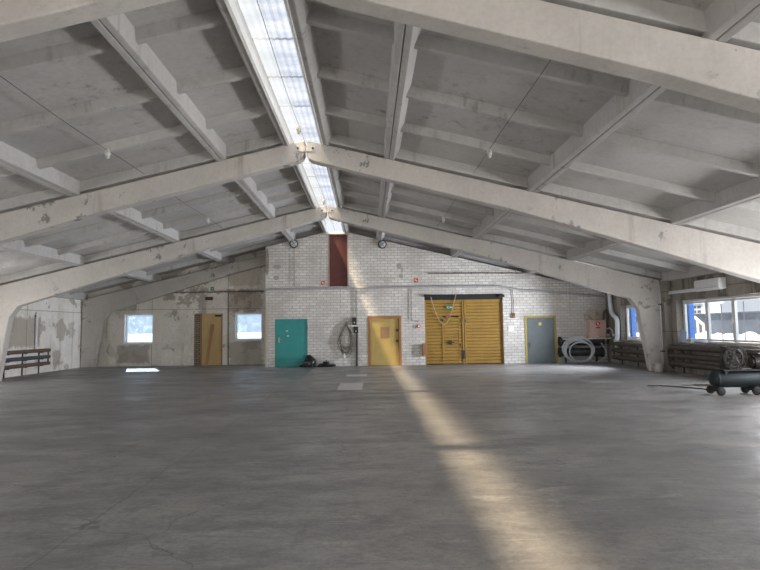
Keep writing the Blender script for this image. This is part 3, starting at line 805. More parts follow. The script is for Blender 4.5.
# register of thick black pipes behind the coil
t = thing('pipe_radiator', (PX(580, 365).x, YB-.2, 0), 'thick black heating pipes on the brick wall behind the hose coil', 'radiator')
for py in (341.5, 352):
    a, b = aty(560, py, YB-.17), aty(602, py, YB-.17)
    MB().cyl(a, b, .15, 20).build('pipe', MAT['dark_metal'], t, smooth=True)
    MB().cyl(a-Vector((.03, 0, 0)), a+Vector((.02, 0, 0)), .19, 20).build('flange', MAT['dark_metal'], t, smooth=True)
    MB().cyl(b-Vector((.02, 0, 0)), b+Vector((.03, 0, 0)), .19, 20).build('flange', MAT['dark_metal'], t, smooth=True)
a, b = aty(572, 341, YB-.17), aty(572, 352, YB-.17); MB().cyl(a, b, .05).build('connector', MAT['dark_metal'], t)
a, b = aty(592, 341, YB-.17), aty(592, 352, YB-.17); MB().cyl(a, b, .05).build('connector', MAT['dark_metal'], t)
for px in (566, 597):
    p = aty(px, 365, YB-.17); MB().box(p.x-.03, p.x+.03, YB-.2, YB-.14, 0, .5).build('stand', MAT['dark_metal'], t)
# steel shelf plank under the cabinet
a, b = PX(560, 338.2), PX(607, 338.2)
o = MB().box(a.x, b.x, YB-.36, YB, a.z-.05, a.z).box(a.x+.1, a.x+.14, YB-.3, YB, a.z-.13, a.z-.05).box(b.x-.2, b.x-.16, YB-.3, YB, a.z-.13, a.z-.05).build('wall_shelf', MAT['steel'], origin=(b.x, YB, a.z-.05))
tag(o, 'narrow grey ledge on the brick wall under the pink cabinet', 'shelf')
zshelf = a.z
# fire hose cabinet
a, b = aty(590.5, 337, YB-.34), aty(606, 320, YB-.34)
t = thing('fire_cabinet', ((a.x+b.x)/2, YB-.17, zshelf), 'faded pink fire hose cabinet with red marks on the corner ledge', 'cabinet')
zc0, zc1 = zshelf+.001, b.z
MB().box(a.x, b.x, YB-.31, YB-.005, zc0, zc1).build('body', MAT['fire_box'], t, bevel=.006)
dr = MB().box(a.x+.015, b.x-.015, YB-.335, YB-.311, zc0+.015, zc1-.015).build('door', MAT['fire_box'], t, bevel=.004)
cx = aty(597.8, 323.3, YB-.335); 
emb = MB().lathe([(.085, 0), (.085, .006)], Matrix.Translation((cx.x, YB-.336, cx.z-.02)) @ Matrix.Rotation(PI/2, 4, 'X'), 24).build('round_emblem', MAT['red'], dr)
MB().lathe([(.03, 0), (.026, .004), (.015, .006)], Matrix.Translation((cx.x, YB-.342, cx.z-.0)) @ Matrix.Rotation(PI/2, 4, 'X'), 14).box(cx.x-.015, cx.x+.045, YB-.347, YB-.342, cx.z-.07, cx.z-.03).build('hose_symbol', MAT['white'], emb)
MB().box(cx.x-.08, cx.x+.08, YB-.341, YB-.335, cx.z-.19, cx.z-.14).build('red_plate', MAT['red'], dr)
MB().cyl((cx.x-.02, YB-.336, zc0+.05), (cx.x-.02, YB-.36, zc0+.05), .03, 10).build('knob', MAT['white'], dr)
# hose roll on the cabinet
c = aty(595.3, 313.8, YB-.2); rr = c.z-zc1-.004
if rr < .12: rr = .2
cz = zc1+rr+.002
t = thing('hose_roll', (c.x, YB-.2, zc1), 'rolled tan fire hose standing on top of the pink cabinet', 'hose')
mb = MB(); pts = []
for k in range(120):
    a_ = k/120*2*PI*5; r_ = rr*.35+(rr*.58)*k/120
    pts.append(Vector((c.x+r_*math.cos(a_), YB-.2, cz-.005+r_*math.sin(a_))))
ring = mb
for i in range(len(pts)-1):
    pass
def ribbon(mb, pts, w, th):
    n = len(pts); L = []
    for i, p in enumerate(pts):
        d = (pts[min(i+1, n-1)]-pts[max(i-1, 0)]).normalized(); q = Vector((-d.z, 0, d.x))*th/2; yv_ = Vector((0, w/2, 0))
        L.append([mb.b.verts.new(p+q-yv_), mb.b.verts.new(p+q+yv_), mb.b.verts.new(p-q+yv_), mb.b.verts.new(p-q-yv_)])
    for A, B in zip(L, L[1:]):
        for k in range(4): mb.b.faces.new((A[k], A[(k+1) % 4], B[(k+1) % 4], B[k]))
    mb.b.faces.new(L[0][::-1]); mb.b.faces.new(L[-1])
ribbon(mb, pts, .12, rr*.09)
mb.build('rolled_hose', MAT['canvas'], t)
mb = MB(); pts = [Vector((c.x-rr*.95+rr*.2*math.cos(a_)-.14, YB-.2, zc1+.12+.11*math.sin(a_))) for a_ in [k/16*2*PI for k in range(16)]]
mb.tube(pts, .02, 8, closed=True).build('loose_loop', MAT['canvas'], t, smooth=True)
# coil of grey hose
cc = aty(580, 349.5, YB-.44); R0 = cc.z-.03
t = thing('hose_coil', (cc.x, YB-.44, 0), 'large coil of pale grey hose leaning on the black pipes by the brick wall', 'hose')
rnd = random.Random(3)
for k in range(7):
    mb = MB(); r_ = R0*(1-.045*k) if k < 5 else R0*(.92-.03*k); dx = rnd.uniform(-.05, .05); tl = rnd.uniform(-.06, .06); pts = []
    r_ = min(r_, R0)
    for i in range(56):
        a_ = i/56*2*PI
        z = max(.022, R0+.03+(r_)*math.sin(a_)-(R0-r_)*.75)
        pts.append(Vector((cc.x+dx+1.22*r_*math.cos(a_), YB-.44+.09*(z/1.2)-.025*(k-3)*.9+tl*math.cos(a_), z)))
    mb.tube(pts, .02, 8, closed=True).build('hose_loop', MAT['hose'], t, smooth=True)
p = aty(597, 345, YB-.42)
mb = MB(); pts = []
for k in range(20):
    s_ = k/19; q = aty(601+6*math.sin(s_*PI)*(1-.2*s_), 343+22*s_-2*s_*s_, YB-.44+.0*s_)
    pts.append(Vector((q.x-.2*max(0, s_-.7)/.3, q.y, max(.022, q.z))))
mb.tube(pts, .02, 8).build('loose_end', MAT['hose'], t, smooth=True)

# ------------------------------------------------------------------ small fittings on the brick wall
def round_lamp(px, py, label):
    c = PX(px, py); M = Matrix.Translation((c.x, YB, c.z)) @ Matrix.Rotation(PI/2, 4, 'X')
    t = thing('wall_lamp', (c.x, YB, c.z), label, 'lamp', 'round wall lamps')
    MB().lathe([(.15, 0), (.165, .03), (.165, .07), (.135, .08), (.13, .06)], M, 28).build('housing', MAT['dark_metal'], t, smooth=True)
    MB().lathe([(.128, .06), (.12, .085), (.08, .105), (.03, .115)], M, 28).build('lens', plain('milky_lens', (.66, .67, .68), .35), t, smooth=True)
    mb = MB()
    for a_ in (.6, 2.2):
        d = Vector((math.cos(a_), 0, math.sin(a_)))*.13
        ct = Vector((c.x, YB-.12, c.z)); mb.tube([ct-d+Vector((0, .045, 0)), ct-d*.5, ct, ct+d*.5, ct+d+Vector((0, .045, 0))], .007, 6)
    mb.build('guard', MAT['dark_metal'], t)
round_lamp(294, 244, 'round caged wall lamp on brick near the stained end wall, above the teal door')
round_lamp(382.3, 244.5, 'round caged wall lamp on brick right of the maroon loft door')
# switch boxes
def fitting(name, x0, y0, x1, y1, d, mat, label, cat, Y=YB, bevel=.006):
    a, b = PX(x0, y1, Y), PX(x1, y0, Y)
    o = MB().box(a.x, b.x, Y-d, Y, a.z, b.z).build(name, mat, origin=((a.x+b.x)/2, Y, a.z), bevel=bevel)
    return tag(o, label, cat), ((a.x+b.x)/2, (a.z+b.z)/2, b.x-a.x, b.z-a.z)
def switch_box(x0, y0, x1, y1, label):
    a, b = PX(x0, y1), PX(x1, y0); cx, cz = (a.x+b.x)/2, (a.z+b.z)/2
    t = thing('switch_box', (cx, YB, a.z), label, 'switch box')
    MB().box(a.x, b.x, YB-.11, YB, a.z, b.z).build('housing', MAT['black'], t, bevel=.01)
    MB().box(a.x+.02, b.x-.02, YB-.125, YB-.11, cz-.0, b.z-.02).build('cover', MAT['dark_metal'], t, bevel=.004)
    MB().cyl((cx, YB-.12, cz-.05), (cx, YB-.16, cz-.05), .03, 10).build('knob', MAT['steel'], t)
switch_box(352.5, 317.5, 356.6, 325, 'upper black switch box on the brick wall beside the wire coil')
switch_box(353.8, 326.5, 358.2, 333, 'lower black switch box at the top of the black conduit')
# coil of wire hanging
c = PX(346.5, 340); t = thing('wire_coil', (c.x, YB-.05, PX(346, 358).z), 'loops of brown wire hanging on the brick wall left of the switch boxes', 'wire')
rnd = random.Random(11)
for k in range(9):
    wx = rnd.uniform(.18, .34); zt = PX(346.5, 323.5+rnd.uniform(-1, 1.5)).z; zb = PX(346.5, 354+rnd.uniform(-7, 4)).z; ox = rnd.uniform(-.05, .05); mb = MB(); pts = []
    for i in range(36):
        a_ = i/36*2*PI; sx = math.sin(a_); f_ = (1-math.cos(a_))/2     # f_ 0 at the top
        pts.append(Vector((c.x+ox*f_+wx*sx*(.35+.65*min(1, f_*1.8))+.01*math.sin(5*a_+k), YB-.035-.008*k, zt+(zb-zt)*f_)))
    mb.tube(pts, .011, 6, closed=True).build('wire_loop', MAT['wire'], t, smooth=True)
MB().cyl((c.x, YB, PX(346.5, 323).z), (c.x, YB-.12, PX(346.5, 322.5).z), .014, 8).build('hook', MAT['dark_metal'], t)
p = PX(344.5, 356); MB().blob((p.x, YB-.06, p.z), .05, .04, .09, .3, 2, 4).build('tie', MAT['white'], t)

# signs
def exit_sign(px, py, w, h, Y, label):
    a, b = PX(px-w/2, py+h/2, Y), PX(px+w/2, py-h/2, Y); cx, cz = (a.x+b.x)/2, (a.z+b.z)/2; W_, H_ = b.x-a.x, b.z-a.z
    t = thing('exit_sign', (cx, Y, a.z), label, 'sign')
    MB().box(a.x, b.x, Y-.012, Y, a.z, b.z).build('plate', MAT['green'], t)
    y = Y-.0155; mb = MB()
    def q(pts): mb.prism([Vector((cx+u*W_, y, cz+v*H_)) for u, v in pts], (0, .004, 0))
    if W_ > H_*1.2:
        q([(.08, -.08), (.28, -.08), (.28, -.24), (.44, 0), (.28, .24), (.28, .08), (.08, .08)])
        q([(-.02, -.36), (-.02, .36), (.0, .36), (.0, -.36)])
        ox = -.22; k = .42
    else: ox = 0; k = .8
    for pts in ([(-.02, .30), (.06, .30), (.06, .42), (-.02, .42)], [(-.08, .25), (.06, .25), (.04, -.05), (-.06, -.05)], [(.04, .2), (.2, .08), (.2, .0), (.04, .1)], [(-.06, .2), (-.2, .1), (-.2, .02), (-.06, .1)],
                [(-.06, -.05), (.0, -.05), (-.1, -.42), (-.2, -.42)], [(.0, -.05), (.05, -.05), (.2, -.2), (.2, -.4), (.12, -.4), (.12, -.22)]):
        q([(ox+u*k*(1 if k < .5 else 1.2), v) for u, v in pts])
    mb.build('running_man_and_arrow', MAT['white'], t)
exit_sign(449, 307.3, 6.2, 3.4, gy-.042, 'green exit sign with white arrow on the ochre gate')
exit_sign(212.2, 288.8, 3.2, 3.6, YG, 'small green exit sign on the stained end wall')
o, _ = fitting('wall_sign', 205.5, 297, 213, 300.2, .05, MAT['dark_metal'], 'small dark plate on the stained end wall above the pale door', 'sign', YG)
def fire_sign(px, py, w, h, Y, label, mark=True):
    a, b = PX(px-w/2, py+h/2, Y), PX(px+w/2, py-h/2, Y); cx, cz = (a.x+b.x)/2, (a.z+b.z)/2
    t = thing('fire_sign', (cx, Y, a.z), label, 'sign')
    MB().box(a.x, b.x, Y-.01, Y, a.z, b.z).build('plate', MAT['red'], t)
    k = (b.x-a.x)
    MB().box(cx-.3*k, cx-.02*k, Y-.013, Y-.01, cz-.1*k, cz+.22*k).box(cx+.08*k, cx+.28*k, Y-.013, Y-.01, cz-.28*k, cz+.05*k).build('white_symbol', MAT['white'], t)
fire_sign(416, 280.3, 4, 4, YB, 'red and white fire sign on bricks up and left of the gate')
fire_sign(323.2, 283, 4, 3.6, YB, 'red and white fire sign by the lower corner of the maroon door')
fire_sign(447.6, 317, 3.2, 3, gy-.014, 'tiny red sign on the ochre gate under the exit sign')
t = thing('alarm_button', (PX(418.5, 328).x, YB, PX(418.5, 328).z), 'small red alarm button box left of the gate', 'button')
a, b = PX(417, 328), PX(420.2, 324.6)
MB().box(a.x, b.x, YB-.07, YB, a.z, b.z).build('housing', MAT['red'], t, bevel=.008)
MB().box(a.x+.03, b.x-.03, YB-.078, YB-.07, a.z+.03, b.z-.03).build('window', MAT['white'], t)
t = thing('wall_switch', (PX(513.3, 318).x, YB, PX(513, 318).z), 'red brown switch on the bricks right of the gate', 'switch')
a, b = PX(511.8, 318), PX(514.8, 312.8); MB().box(a.x, b.x, YB-.07, YB, a.z, b.z).build('housing', MAT['cardboard'], t, bevel=.008)
MB().box(a.x+.03, b.x-.03, YB-.09, YB-.07, a.z+.09, b.z-.05).build('rocker', MAT['dark_metal'], t)
t = thing('notice', (PX(511, 332).x, YB, PX(511, 332).z), 'white framed paper notice on the bricks right of the gate', 'notice')
a, b = PX(508, 332.3), PX(514.2, 325); MB().box(a.x, b.x, YB-.012, YB, a.z, b.z).build('backing', MAT['steel'], t)
MB().box(a.x+.02, b.x-.02, YB-.016, YB-.012, a.z+.02, b.z-.02).build('sheet', MAT['white'], t)
a, b = PX(422.3, 355.5), PX(426.3, 343.5)
t = thing('wall_box', ((a.x+b.x)/2, YB, a.z), 'brown wooden box fixed at the left edge of the gate', 'box')
MB().box(a.x, b.x, YB-.14, YB, a.z, b.z).build('body', MAT['cardboard'], t, bevel=.008)
MB().box(a.x+.01, b.x-.01, YB-.155, YB-.14, a.z+.02, b.z-.02).build('lid', MAT['orange_wood'], t, bevel=.004)
# cord loop over the gate
pts = []
A0, B0, C0 = PX(430.5, 297, gy), PX(444, 324.5, gy), PX(456, 292, gy)
for k in range(29):
    s_ = k/28; px = 430.5+25.5*s_; 
    py = 297+27.5*math.sin(min(1, s_/.55)*PI/2)**1.0 if s_ < .55 else 324.5-(32.5)*((s_-.55)/.45)**1.9
    q = aty(px, py, gy-.065); pts.append(Vector((q.x, YB-.06 if q.z > ztop_g else gy-.068, q.z)))
o = MB().tube(pts, .012, 6).build('pull_cord', MAT['wire_pale'], origin=pts[0], smooth=True); tag(o, 'pale cord hanging in a loop over the ochre gate', 'cord')

# ------------------------------------------------------------------ floor items by the walls
p = fl(311.5, 366.3); 
t = thing('rubbish_bag', (p.x, YB-.25, 0), 'lumpy black rubbish bag by the teal door', 'bag')
MB().blob((p.x, YB-.26, .19), .24, .2, .23, .28, 4, 5, flat=.003).build('bag_body', MAT['plastic_bag'], t, smooth=True)
MB().blob((p.x-.05, YB-.25, .42), .07, .06, .06, .4, 2, 8).build('knot', MAT['plastic_bag'], t, smooth=True)
rnd = random.Random(5)
for k, (px, lab) in enumerate(((303.5, 'dark scrap between the teal door and the black bag'), (321, 'small dark scrap right of the black bag'), (326.5, 'dark upright lump of scrap at the foot of the brick wall'), (331.5, 'flat dark scrap nearest the black conduit'))):
    c = aty(px, 364, YB-.22); hgt = (.05, .07, .12, .05)[k]
    mb = MB().blob((c.x, YB-.2, hgt*.7), .13, .1, hgt, .45, 3, 20+k, flat=.002)
    if k == 2: mb.cyl((c.x+.01, YB-.2, .1), (c.x-.02, YB-.17, .25), .02, 6)
    o = mb.build('floor_scrap', MAT['black'], origin=(c.x, YB-.2, 0)); tag(o, lab, 'scrap', 'dark scraps by the brick wall')
# bucket at the frame foot
c = fl(658.8, 372); r_ = .15
t = thing('bucket', c, 'dirty white plastic bucket at the foot of the peeling concrete frame', 'bucket')
M = Matrix.Translation(c)
MB().lathe([(.11, .001), (.118, .02), (.142, .235), (.152, .24), (.152, .262), (.140, .262), (.112, .03), (.02, .025)], M, 28).build('shell', MAT['bucket'], t, smooth=True)
pts = [c+Vector((.155*math.cos(a_), -.15*math.sin(a_)*.35-.02, .24-.13*math.sin(a_))) for a_ in [k/16*PI for k in range(17)]]
MB().tube(pts, .005, 6).build('handle', MAT['dark_metal'], t, smooth=True)
for s_ in (-1, 1): MB().cyl(c+Vector((s_*.145, 0, .235)), c+Vector((s_*.165, 0, .235)), .018, 8).build('handle_lug', MAT['bucket'], t)

# ------------------------------------------------------------------ compressor
def dist_at(px, py): return fl(px, py)
cy = 11.35; k = cy/F
xl = aty(710.5, 379, cy).x; zt = aty(715, 378.5, cy).z
t = thing('air_compressor', (xl+.75, cy, 0), 'dark teal wheeled air compressor with belt guard beside the window pipes', 'compressor')
tr = .168; L = 1.45; zt -= .015
M = Matrix.Translation((xl, cy, zt)) @ Matrix.Rotation(PI/2, 4, 'Y')
prof = [(.02, 0), (.07, .006), (.11, .022), (.14, .05), (tr, .09), (tr, L-.09), (.14, L-.05), (.11, L-.022), (.07, L-.006), (.02, L)]
tank = MB().lathe(prof, M, 32).build('tank', MAT['tank'], t, smooth=True)
mb = MB()
for u in (.1, L-.1): MB().lathe([(tr+.004, u-.012), (tr+.004, u+.012)], M, 32).build('weld_seam', MAT['tank'], tank, smooth=True)
mb = MB().box(xl+.18, xl+1.25, cy-.17, cy+.17, zt+tr+.005, zt+tr+.03).box(xl+.22, xl+.26, cy-.14, cy+.14, zt+tr-.06, zt+tr+.005).box(xl+1.17, xl+1.21, cy-.14, cy+.14, zt+tr-.06, zt+tr+.005)
mb.build('mounting_plate', MAT['cast_iron'], t)
# belt guard cage: seen face on, motor and flywheel behind
gz = zt+tr+.03+.23
gx = aty(730, 360, cy).x
g1 = MB()
def stadium(R1, y):
    pts = []
    for k_ in range(48):
        a_ = k_/48*2*PI; pts.append(Vector((gx+R1*math.cos(a_), y, gz+R1*math.sin(a_))))
    return pts
for y in (cy-.17, cy-.06): g1.tube(stadium(.235, y), .010, 6, closed=True)
for R1 in (.19, .145, .1, .055): g1.tube(stadium(R1, cy-.17), .0045, 5, closed=True)
for k_ in range(12):
    a_ = k_/12*2*PI; e_ = Vector((math.cos(a_), 0, math.sin(a_)))
    g1.tube([Vector((gx, cy-.172, gz))+e_*.03, Vector((gx, cy-.172, gz))+e_*.235, Vector((gx, cy-.06, gz))+e_*.235], .005, 5)
g1.build('belt_guard', MAT['cast_iron'], t)
fw_ = MB(); 
fw_.tube(stadium(.18, cy-.11), .022, 10, closed=True)
for k_ in range(5):
    a_ = k_/5*2*PI+.4; fw_.cyl((gx, cy-.11, gz), (gx+.17*math.cos(a_), cy-.11, gz+.17*math.sin(a_)), .016, 8)
fw_.cyl((gx, cy-.14, gz), (gx, cy-.0, gz), .045, 16).build('flywheel', MAT['cast_iron'], t, smooth=True)
pump = MB().box(gx-.13, gx+.13, cy-.04, cy+.14, zt+tr+.03, zt+tr+.24)
for k_ in range(6): pump.box(gx-.11, gx+.11, cy-.035, cy+.13, zt+tr+.25+.03*k_, zt+tr+.265+.03*k_)
pump.box(gx-.08, gx+.08, cy-.0, cy+.1, zt+tr+.24, zt+tr+.44).box(gx-.12, gx+.12, cy-.03, cy+.12, zt+tr+.44, zt+tr+.48)
pump.build('pump', MAT['cast_iron'], t, bevel=.006)
flt = MB().cyl((gx+.17, cy+.03, zt+tr+.40), (gx+.30, cy+.03, zt+tr+.40), .06, 16).cyl((gx+.1, cy+.03, zt+tr+.40), (gx+.17, cy+.03, zt+tr+.40), .025, 10).build('air_filter', MAT['black'], t, smooth=True)
mx = aty(757, 363, cy).x
mot = MB().cyl((mx-.10, cy, zt+tr+.16), (mx+.36, cy, zt+tr+.16), .13, 24).cyl((mx-.14, cy, zt+tr+.16), (mx-.10, cy, zt+tr+.16), .10, 24)
for k_ in range(16):
    a_ = k_/16*2*PI; d = Vector((0, math.cos(a_), math.sin(a_)))
    mot.tube([Vector((mx-.08, cy, zt+tr+.16))+d*.135, Vector((mx+.33, cy, zt+tr+.16))+d*.135], .008, 4)
mot.box(mx-.0, mx+.2, cy-.09, cy+.09, zt+tr+.29, zt+tr+.34).build('motor', MAT['cast_iron'], t, smooth=True)
MB().tube([Vector((gx+.1, cy+.1, zt+tr+.42)), Vector((gx+.2, cy+.14, zt+tr+.3)), Vector((gx+.28, cy+.14, zt+tr+.1)), Vector((gx+.28, cy+.1, zt+tr-.02))], .014, 8).build('discharge_pipe', MAT['rust_pipe'], t, smooth=True)
for (px, dy) in ((721, -.19), (756.5, -.19)):
    w = aty(px, 389, cy+dy)
    for yy in (cy-.19, cy+.15):
        Mw = Matrix.Translation((w.x, yy, .085)) @ Matrix.Rotation(PI/2, 4, 'X')
        wh = MB().lathe([(.02, -.03), (.07, -.03), (.083, -.02), (.083, .02), (.07, .03), (.02, .03)], Mw, 24).build('wheel', MAT['black'], t, smooth=True)
        MB().lathe([(.03, -.033), (.03, .033)], Mw, 14).build('hub', MAT['cast_iron'], wh, smooth=True)
    MB().box(w.x-.03, w.x+.03, cy-.16, cy+.12, .08, zt-tr+.03).build('wheel_fork', MAT['cast_iron'], t)
# hose and twigs on the floor
pts = [fl(px, py) for px, py in ((648, 386.5), (660, 386), (675, 387.2), (690, 388.2), (704, 389.5), (716, 391.5))]
pts = [Vector((q.x, q.y, .014)) for q in pts]
sp = []
for i in range(len(pts)-1):
    for k_ in range(6): sp.append(pts[i].lerp(pts[i+1], k_/6)+Vector((.02*math.sin(3*i+k_), .03*math.cos(2.2*i+k_*.8), 0)))
sp.append(pts[-1])
o = MB().tube(sp, .012, 6).build('air_hose', MAT['black'], origin=sp[0], smooth=True); tag(o, 'thin dark air hose lying on the floor before the compressor', 'hose')
rnd = random.Random(9)
tl = ['dry brown stick on the floor nearest the window pipes', 'dry stick lying crosswise left of the compressor', 'dry stick pointing at the compressor wheel', 'short dry stick farthest from the compressor']
for i in range(4):
    c = fl(698+4*i+rnd.uniform(-2, 2), 386+rnd.uniform(-.8, 1.2)); a_ = rnd.uniform(-.5, .5)+(1.2 if i == 1 else 0); l_ = rnd.uniform(.2, .35)
    d = Vector((math.cos(a_), math.sin(a_), 0))*l_
    q = Vector((c.x, c.y, .012+.012*i))
    o = MB().tube([q-d, q-d*.3+Vector((0, .015, .004)), q+d*.4, q+d+Vector((.01, .02, .006))], [.009, .011, .01, .006], 6).cyl(q, q+Vector((.05, .08, .01)), .005, 5).build('stick', MAT['twig'], origin=q); tag(o, tl[i], 'stick', 'dry sticks by the compressor')

# ------------------------------------------------------------------ fixtures on the right wall
a, b = atx(695, 291.5, XE-.18), atx(719, 279, XE-.18)
y1_, y0_ = a.y, b.y
t = thing('wall_heater', (XE, (y0_+y1_)/2, 2.26), 'long white box unit on the wall above the wide window', 'air conditioner')
zb, zt_ = 2.29, 2.60
MB().prism([Vector((XE, y0_, zb+.03)), Vector((XE-.14, y0_, zb)), Vector((XE-.20, y0_, zb+.06)), Vector((XE-.20, y0_, zt_-.03)), Vector((XE-.17, y0_, zt_)), Vector((XE, y0_, zt_))], (0, y1_-y0_, 0)).build('casing', MAT['vinyl'], t, bevel=.008)
MB().box(XE-.205, XE-.199, y0_+.06, y1_-.06, zb+.075, zb+.085).box(XE-.205, XE-.199, y0_+.06, y1_-.06, zb+.12, zb+.125).build('air_slot', MAT['grey_pipe'], t)
t = thing('tube_lamp', (XE-.05, 16.3, 2.34), 'unlit white tube lamp on the wall between the frame leg and the white unit', 'lamp')
ya, yb = y1_+.06, 16.95
MB().box(XE-.06, XE, ya, yb, 2.36, 2.41).build('lamp_body', MAT['vinyl'], t, bevel=.006)
MB().cyl((XE-.07, ya+.03, 2.335), (XE-.07, yb-.03, 2.335), .022, 12).build('tube', plain('unlit_tube', (.85, .86, .88), .3, var=.05), t, smooth=True)
mb = MB()
for y in (ya+.0, yb-.04): mb.box(XE-.10, XE-.03, y, y+.04, 2.305, 2.37)
mb.build('end_cap', MAT['vinyl'], t)
# things on the sill
q = atx(683, 336, XE+.05)
t = thing('foam_sheet', (XE+.08, q.y, ZS0), 'pale blue sheet leaning in the corner of the wide window sill', 'sheet')
Mx = Matrix.Translation((XE+.05, 16.42, ZS0-.002)) @ Matrix.Rotation(.22, 4, 'X')
MB().box(-.012, .012, -.14, .14, 0, .36, Mx).build('sheet', MAT['paleblue'], t)
t = thing('carton', (XE+.04, 15.95, ZS0), 'small white carton on the wide window sill beside the blue sheet', 'carton')
MB().box(XE-.06, XE+.1, 15.85, 16.05, ZS0-.004, ZS0+.13).build('body', MAT['paper'], t, bevel=.005)
MB().box(XE-.06, XE-.058, 15.85, 16.05, ZS0+.06, ZS0+.08).build('tape', MAT['cardboard'], t)
t = thing('plastic_sheet', (XE+.04, 15.3, ZS0), 'crumpled clear plastic heaped on the wide window sill', 'plastic')
MB().blob((XE+.03, 15.35, ZS0+.025), .09, .38, .05, .5, 4, 31, flat=ZS0-.003).build('crumpled_film', plain('clear_film', (.66, .74, .86), .25), t, smooth=True)

# ------------------------------------------------------------------ cables with little lamps along the roof
def roof_cable(x, z, y0, y1, label, lamps, lab2):
    pts = [Vector((x+.012*math.sin(y*1.3), y, z-.02*math.sin((y-y0)/(y1-y0)*PI*3)**2)) for y in [y0+(y1-y0)*k_/40 for k_ in range(41)]]
    o = MB().tube(pts, .0045, 5).build('cable', MAT['dark_metal'], origin=pts[0], smooth=True); tag(o, label, 'cable')
    for y, lab in zip(lamps, lab2):
        t = thing('lamp_holder', (x, y, z-.03), lab, 'lamp', 'small lamp holders on the roof cables')
        M = Matrix.Translation((x, y, z-.11))
        MB().lathe([(.015, .12), (.03, .10), (.045, .06), (.05, .03), (.035, .0)][::-1], M, 16).build('socket', MAT['steel'], t, smooth=True)
        MB().lathe([(.005, -.055), (.025, -.045), (.036, -.02), (.03, .0), (.022, .01)], M, 14).build('bulb', plain('bulb_glass', (.55, .55, .52), .2), t, smooth=True)
roof_cable(XR-.02, 5.17, .2, YB-.1, 'thin dark cable running along under the ridge skylight', [10.2, 16.2], ['small lamp holder on the skylight cable before the second frame', 'small lamp holder on the skylight cable before the third frame'])
for s, u, lab, ys, labs in ((-1, 3.2, 'thin cable along the left roof slope between slab joints', [9.55, 15.6], ['small lamp holder on the left slope cable before the second frame', 'small lamp holder on the left slope cable before the third frame']),
                      (1, 3.35, 'thin cable along the right roof slope between slab joints', [9.55, 15.6], ['small lamp holder on the right slope cable before the second frame', 'small lamp holder on the right slope cable before the third frame'])):
    roof_cable(XR+s*u, roof(u)+.10, 5.6, YB-.1, lab, ys, labs)
# strip of pale trunking along one joint
# ------------------------------------------------------------------ the yard outside
o = MB().box(-300, 300, -300, 400, -.6, -.45).build('snow_ground', MAT['snow']); tag(o, 'snow covered yard outside the windows', 'snow', kind='stuff')
t = thing('long_building', (63, 95, -.45), 'long low slate coloured building across the snowy yard', 'building')
MB().box(60, 66, 40, 150, -.45, 3.0).build('wall', MAT['far_building'], t)
MB().box(59.5, 66.5, 40, 150, 3.0, 3.2).build('roof', MAT['far_building'], t)
# white building at the far end
c = atx(699, 310, 66.)
t = thing('white_building', (74, 123, -.45), 'white building with windows beyond the snowy yard', 'building')
MB().box(72, 76, 120, 126, -.45, 5.7).build('wall', MAT['far_white'], t)
for i in range(3):
    for zz_ in (2.2, 3.2): MB().box(71.9, 72, 120.7+1.7*i, 121.9+1.7*i, zz_+1.5, zz_+2.1).build('window', MAT['far_building'], t)
MB().box(71.6, 76.4, 119.6, 126.4, 5.7, 6.0).build('roof', MAT['far_white'], t)
# blue post right outside the windows
t = thing('blue_post', (XE+.75, 17.7, -.45), 'bright blue post standing just outside the wide window', 'post')
q = atx(689, 320, XE+.7)
MB().box(XE+.62, XE+.78, q.y-.16, q.y+.16, -.45, 3.2).build('post', MAT['blue'], t)
MB().box(XE+.55, XE+.85, q.y-.25, q.y+.25, -.45, -.35).build('base', MAT['far_building'], t)
q2 = atx(632.6, 320, XE+.7)
t = thing('blue_post', (XE+.7, q2.y, -.45), 'bright blue post outside the narrow window behind the frame leg', 'post')
MB().box(XE+.62, XE+.78, q2.y-.09, q2.y+.09, -.45, 3.2).build('post', MAT['blue'], t)
MB().box(XE+.55, XE+.85, q2.y-.25, q2.y+.25, -.45, -.35).build('base', MAT['far_building'], t)
# pale timber truss
D = 26.
t = thing('timber_frame', atx(698, 325, D), 'pale timber brace frame standing in the snowy yard', 'timber frame'); t.location.z = -.45; WORLD[t.name] = Vector(t.location)
P = [atx(694.5, 317, D), atx(703.5, 325, D), atx(703.5, 338, D), atx(697.5, 320, D), atx(697.5, 338, D)]
MB().tube([P[0], P[1]], .11, 6).build('brace', MAT['timber'], t)
for a in (P[1], P[3]): MB().tube([Vector((a.x, a.y, -.45)), a], .09, 6).build('post', MAT['timber'], t)
# snow heaps
rnd = random.Random(21)
hl = ['heap of snow in the yard seen through the wide window']
for i in range(16):
    X_ = 20+8*(i % 4)+rnd.uniform(-.6, .6); px = 690+80*(i+.5)/16+rnd.uniform(-1, 1)
    q = atx(px, 330, X_)
    o = MB().blob((X_, q.y, -.35), rnd.uniform(.5, .8), rnd.uniform(.7, .95), rnd.uniform(.35, .75), .6, 3, 60+i, flat=-.45).build('snow_heap', MAT['snow'], origin=(X_, q.y, -.45), smooth=True)
    tag(o, hl[0], 'snow heap', 'snow heaps in the yard')
pl = ['dark pole standing in the yard behind the second pane', 'dark pole standing in the yard behind the third pane']
for (px, top), l in zip(((722.5, 304), (745, 301)), pl):
    q = atx(px, 330, 27.); qt = atx(px, top, 27.)
    o = MB().cyl((27., q.y, -.46), (27., q.y, qt.z), .04, 8).build('yard_pole', MAT['far_building'], origin=(27., q.y, -.45)); tag(o, l, 'pole')
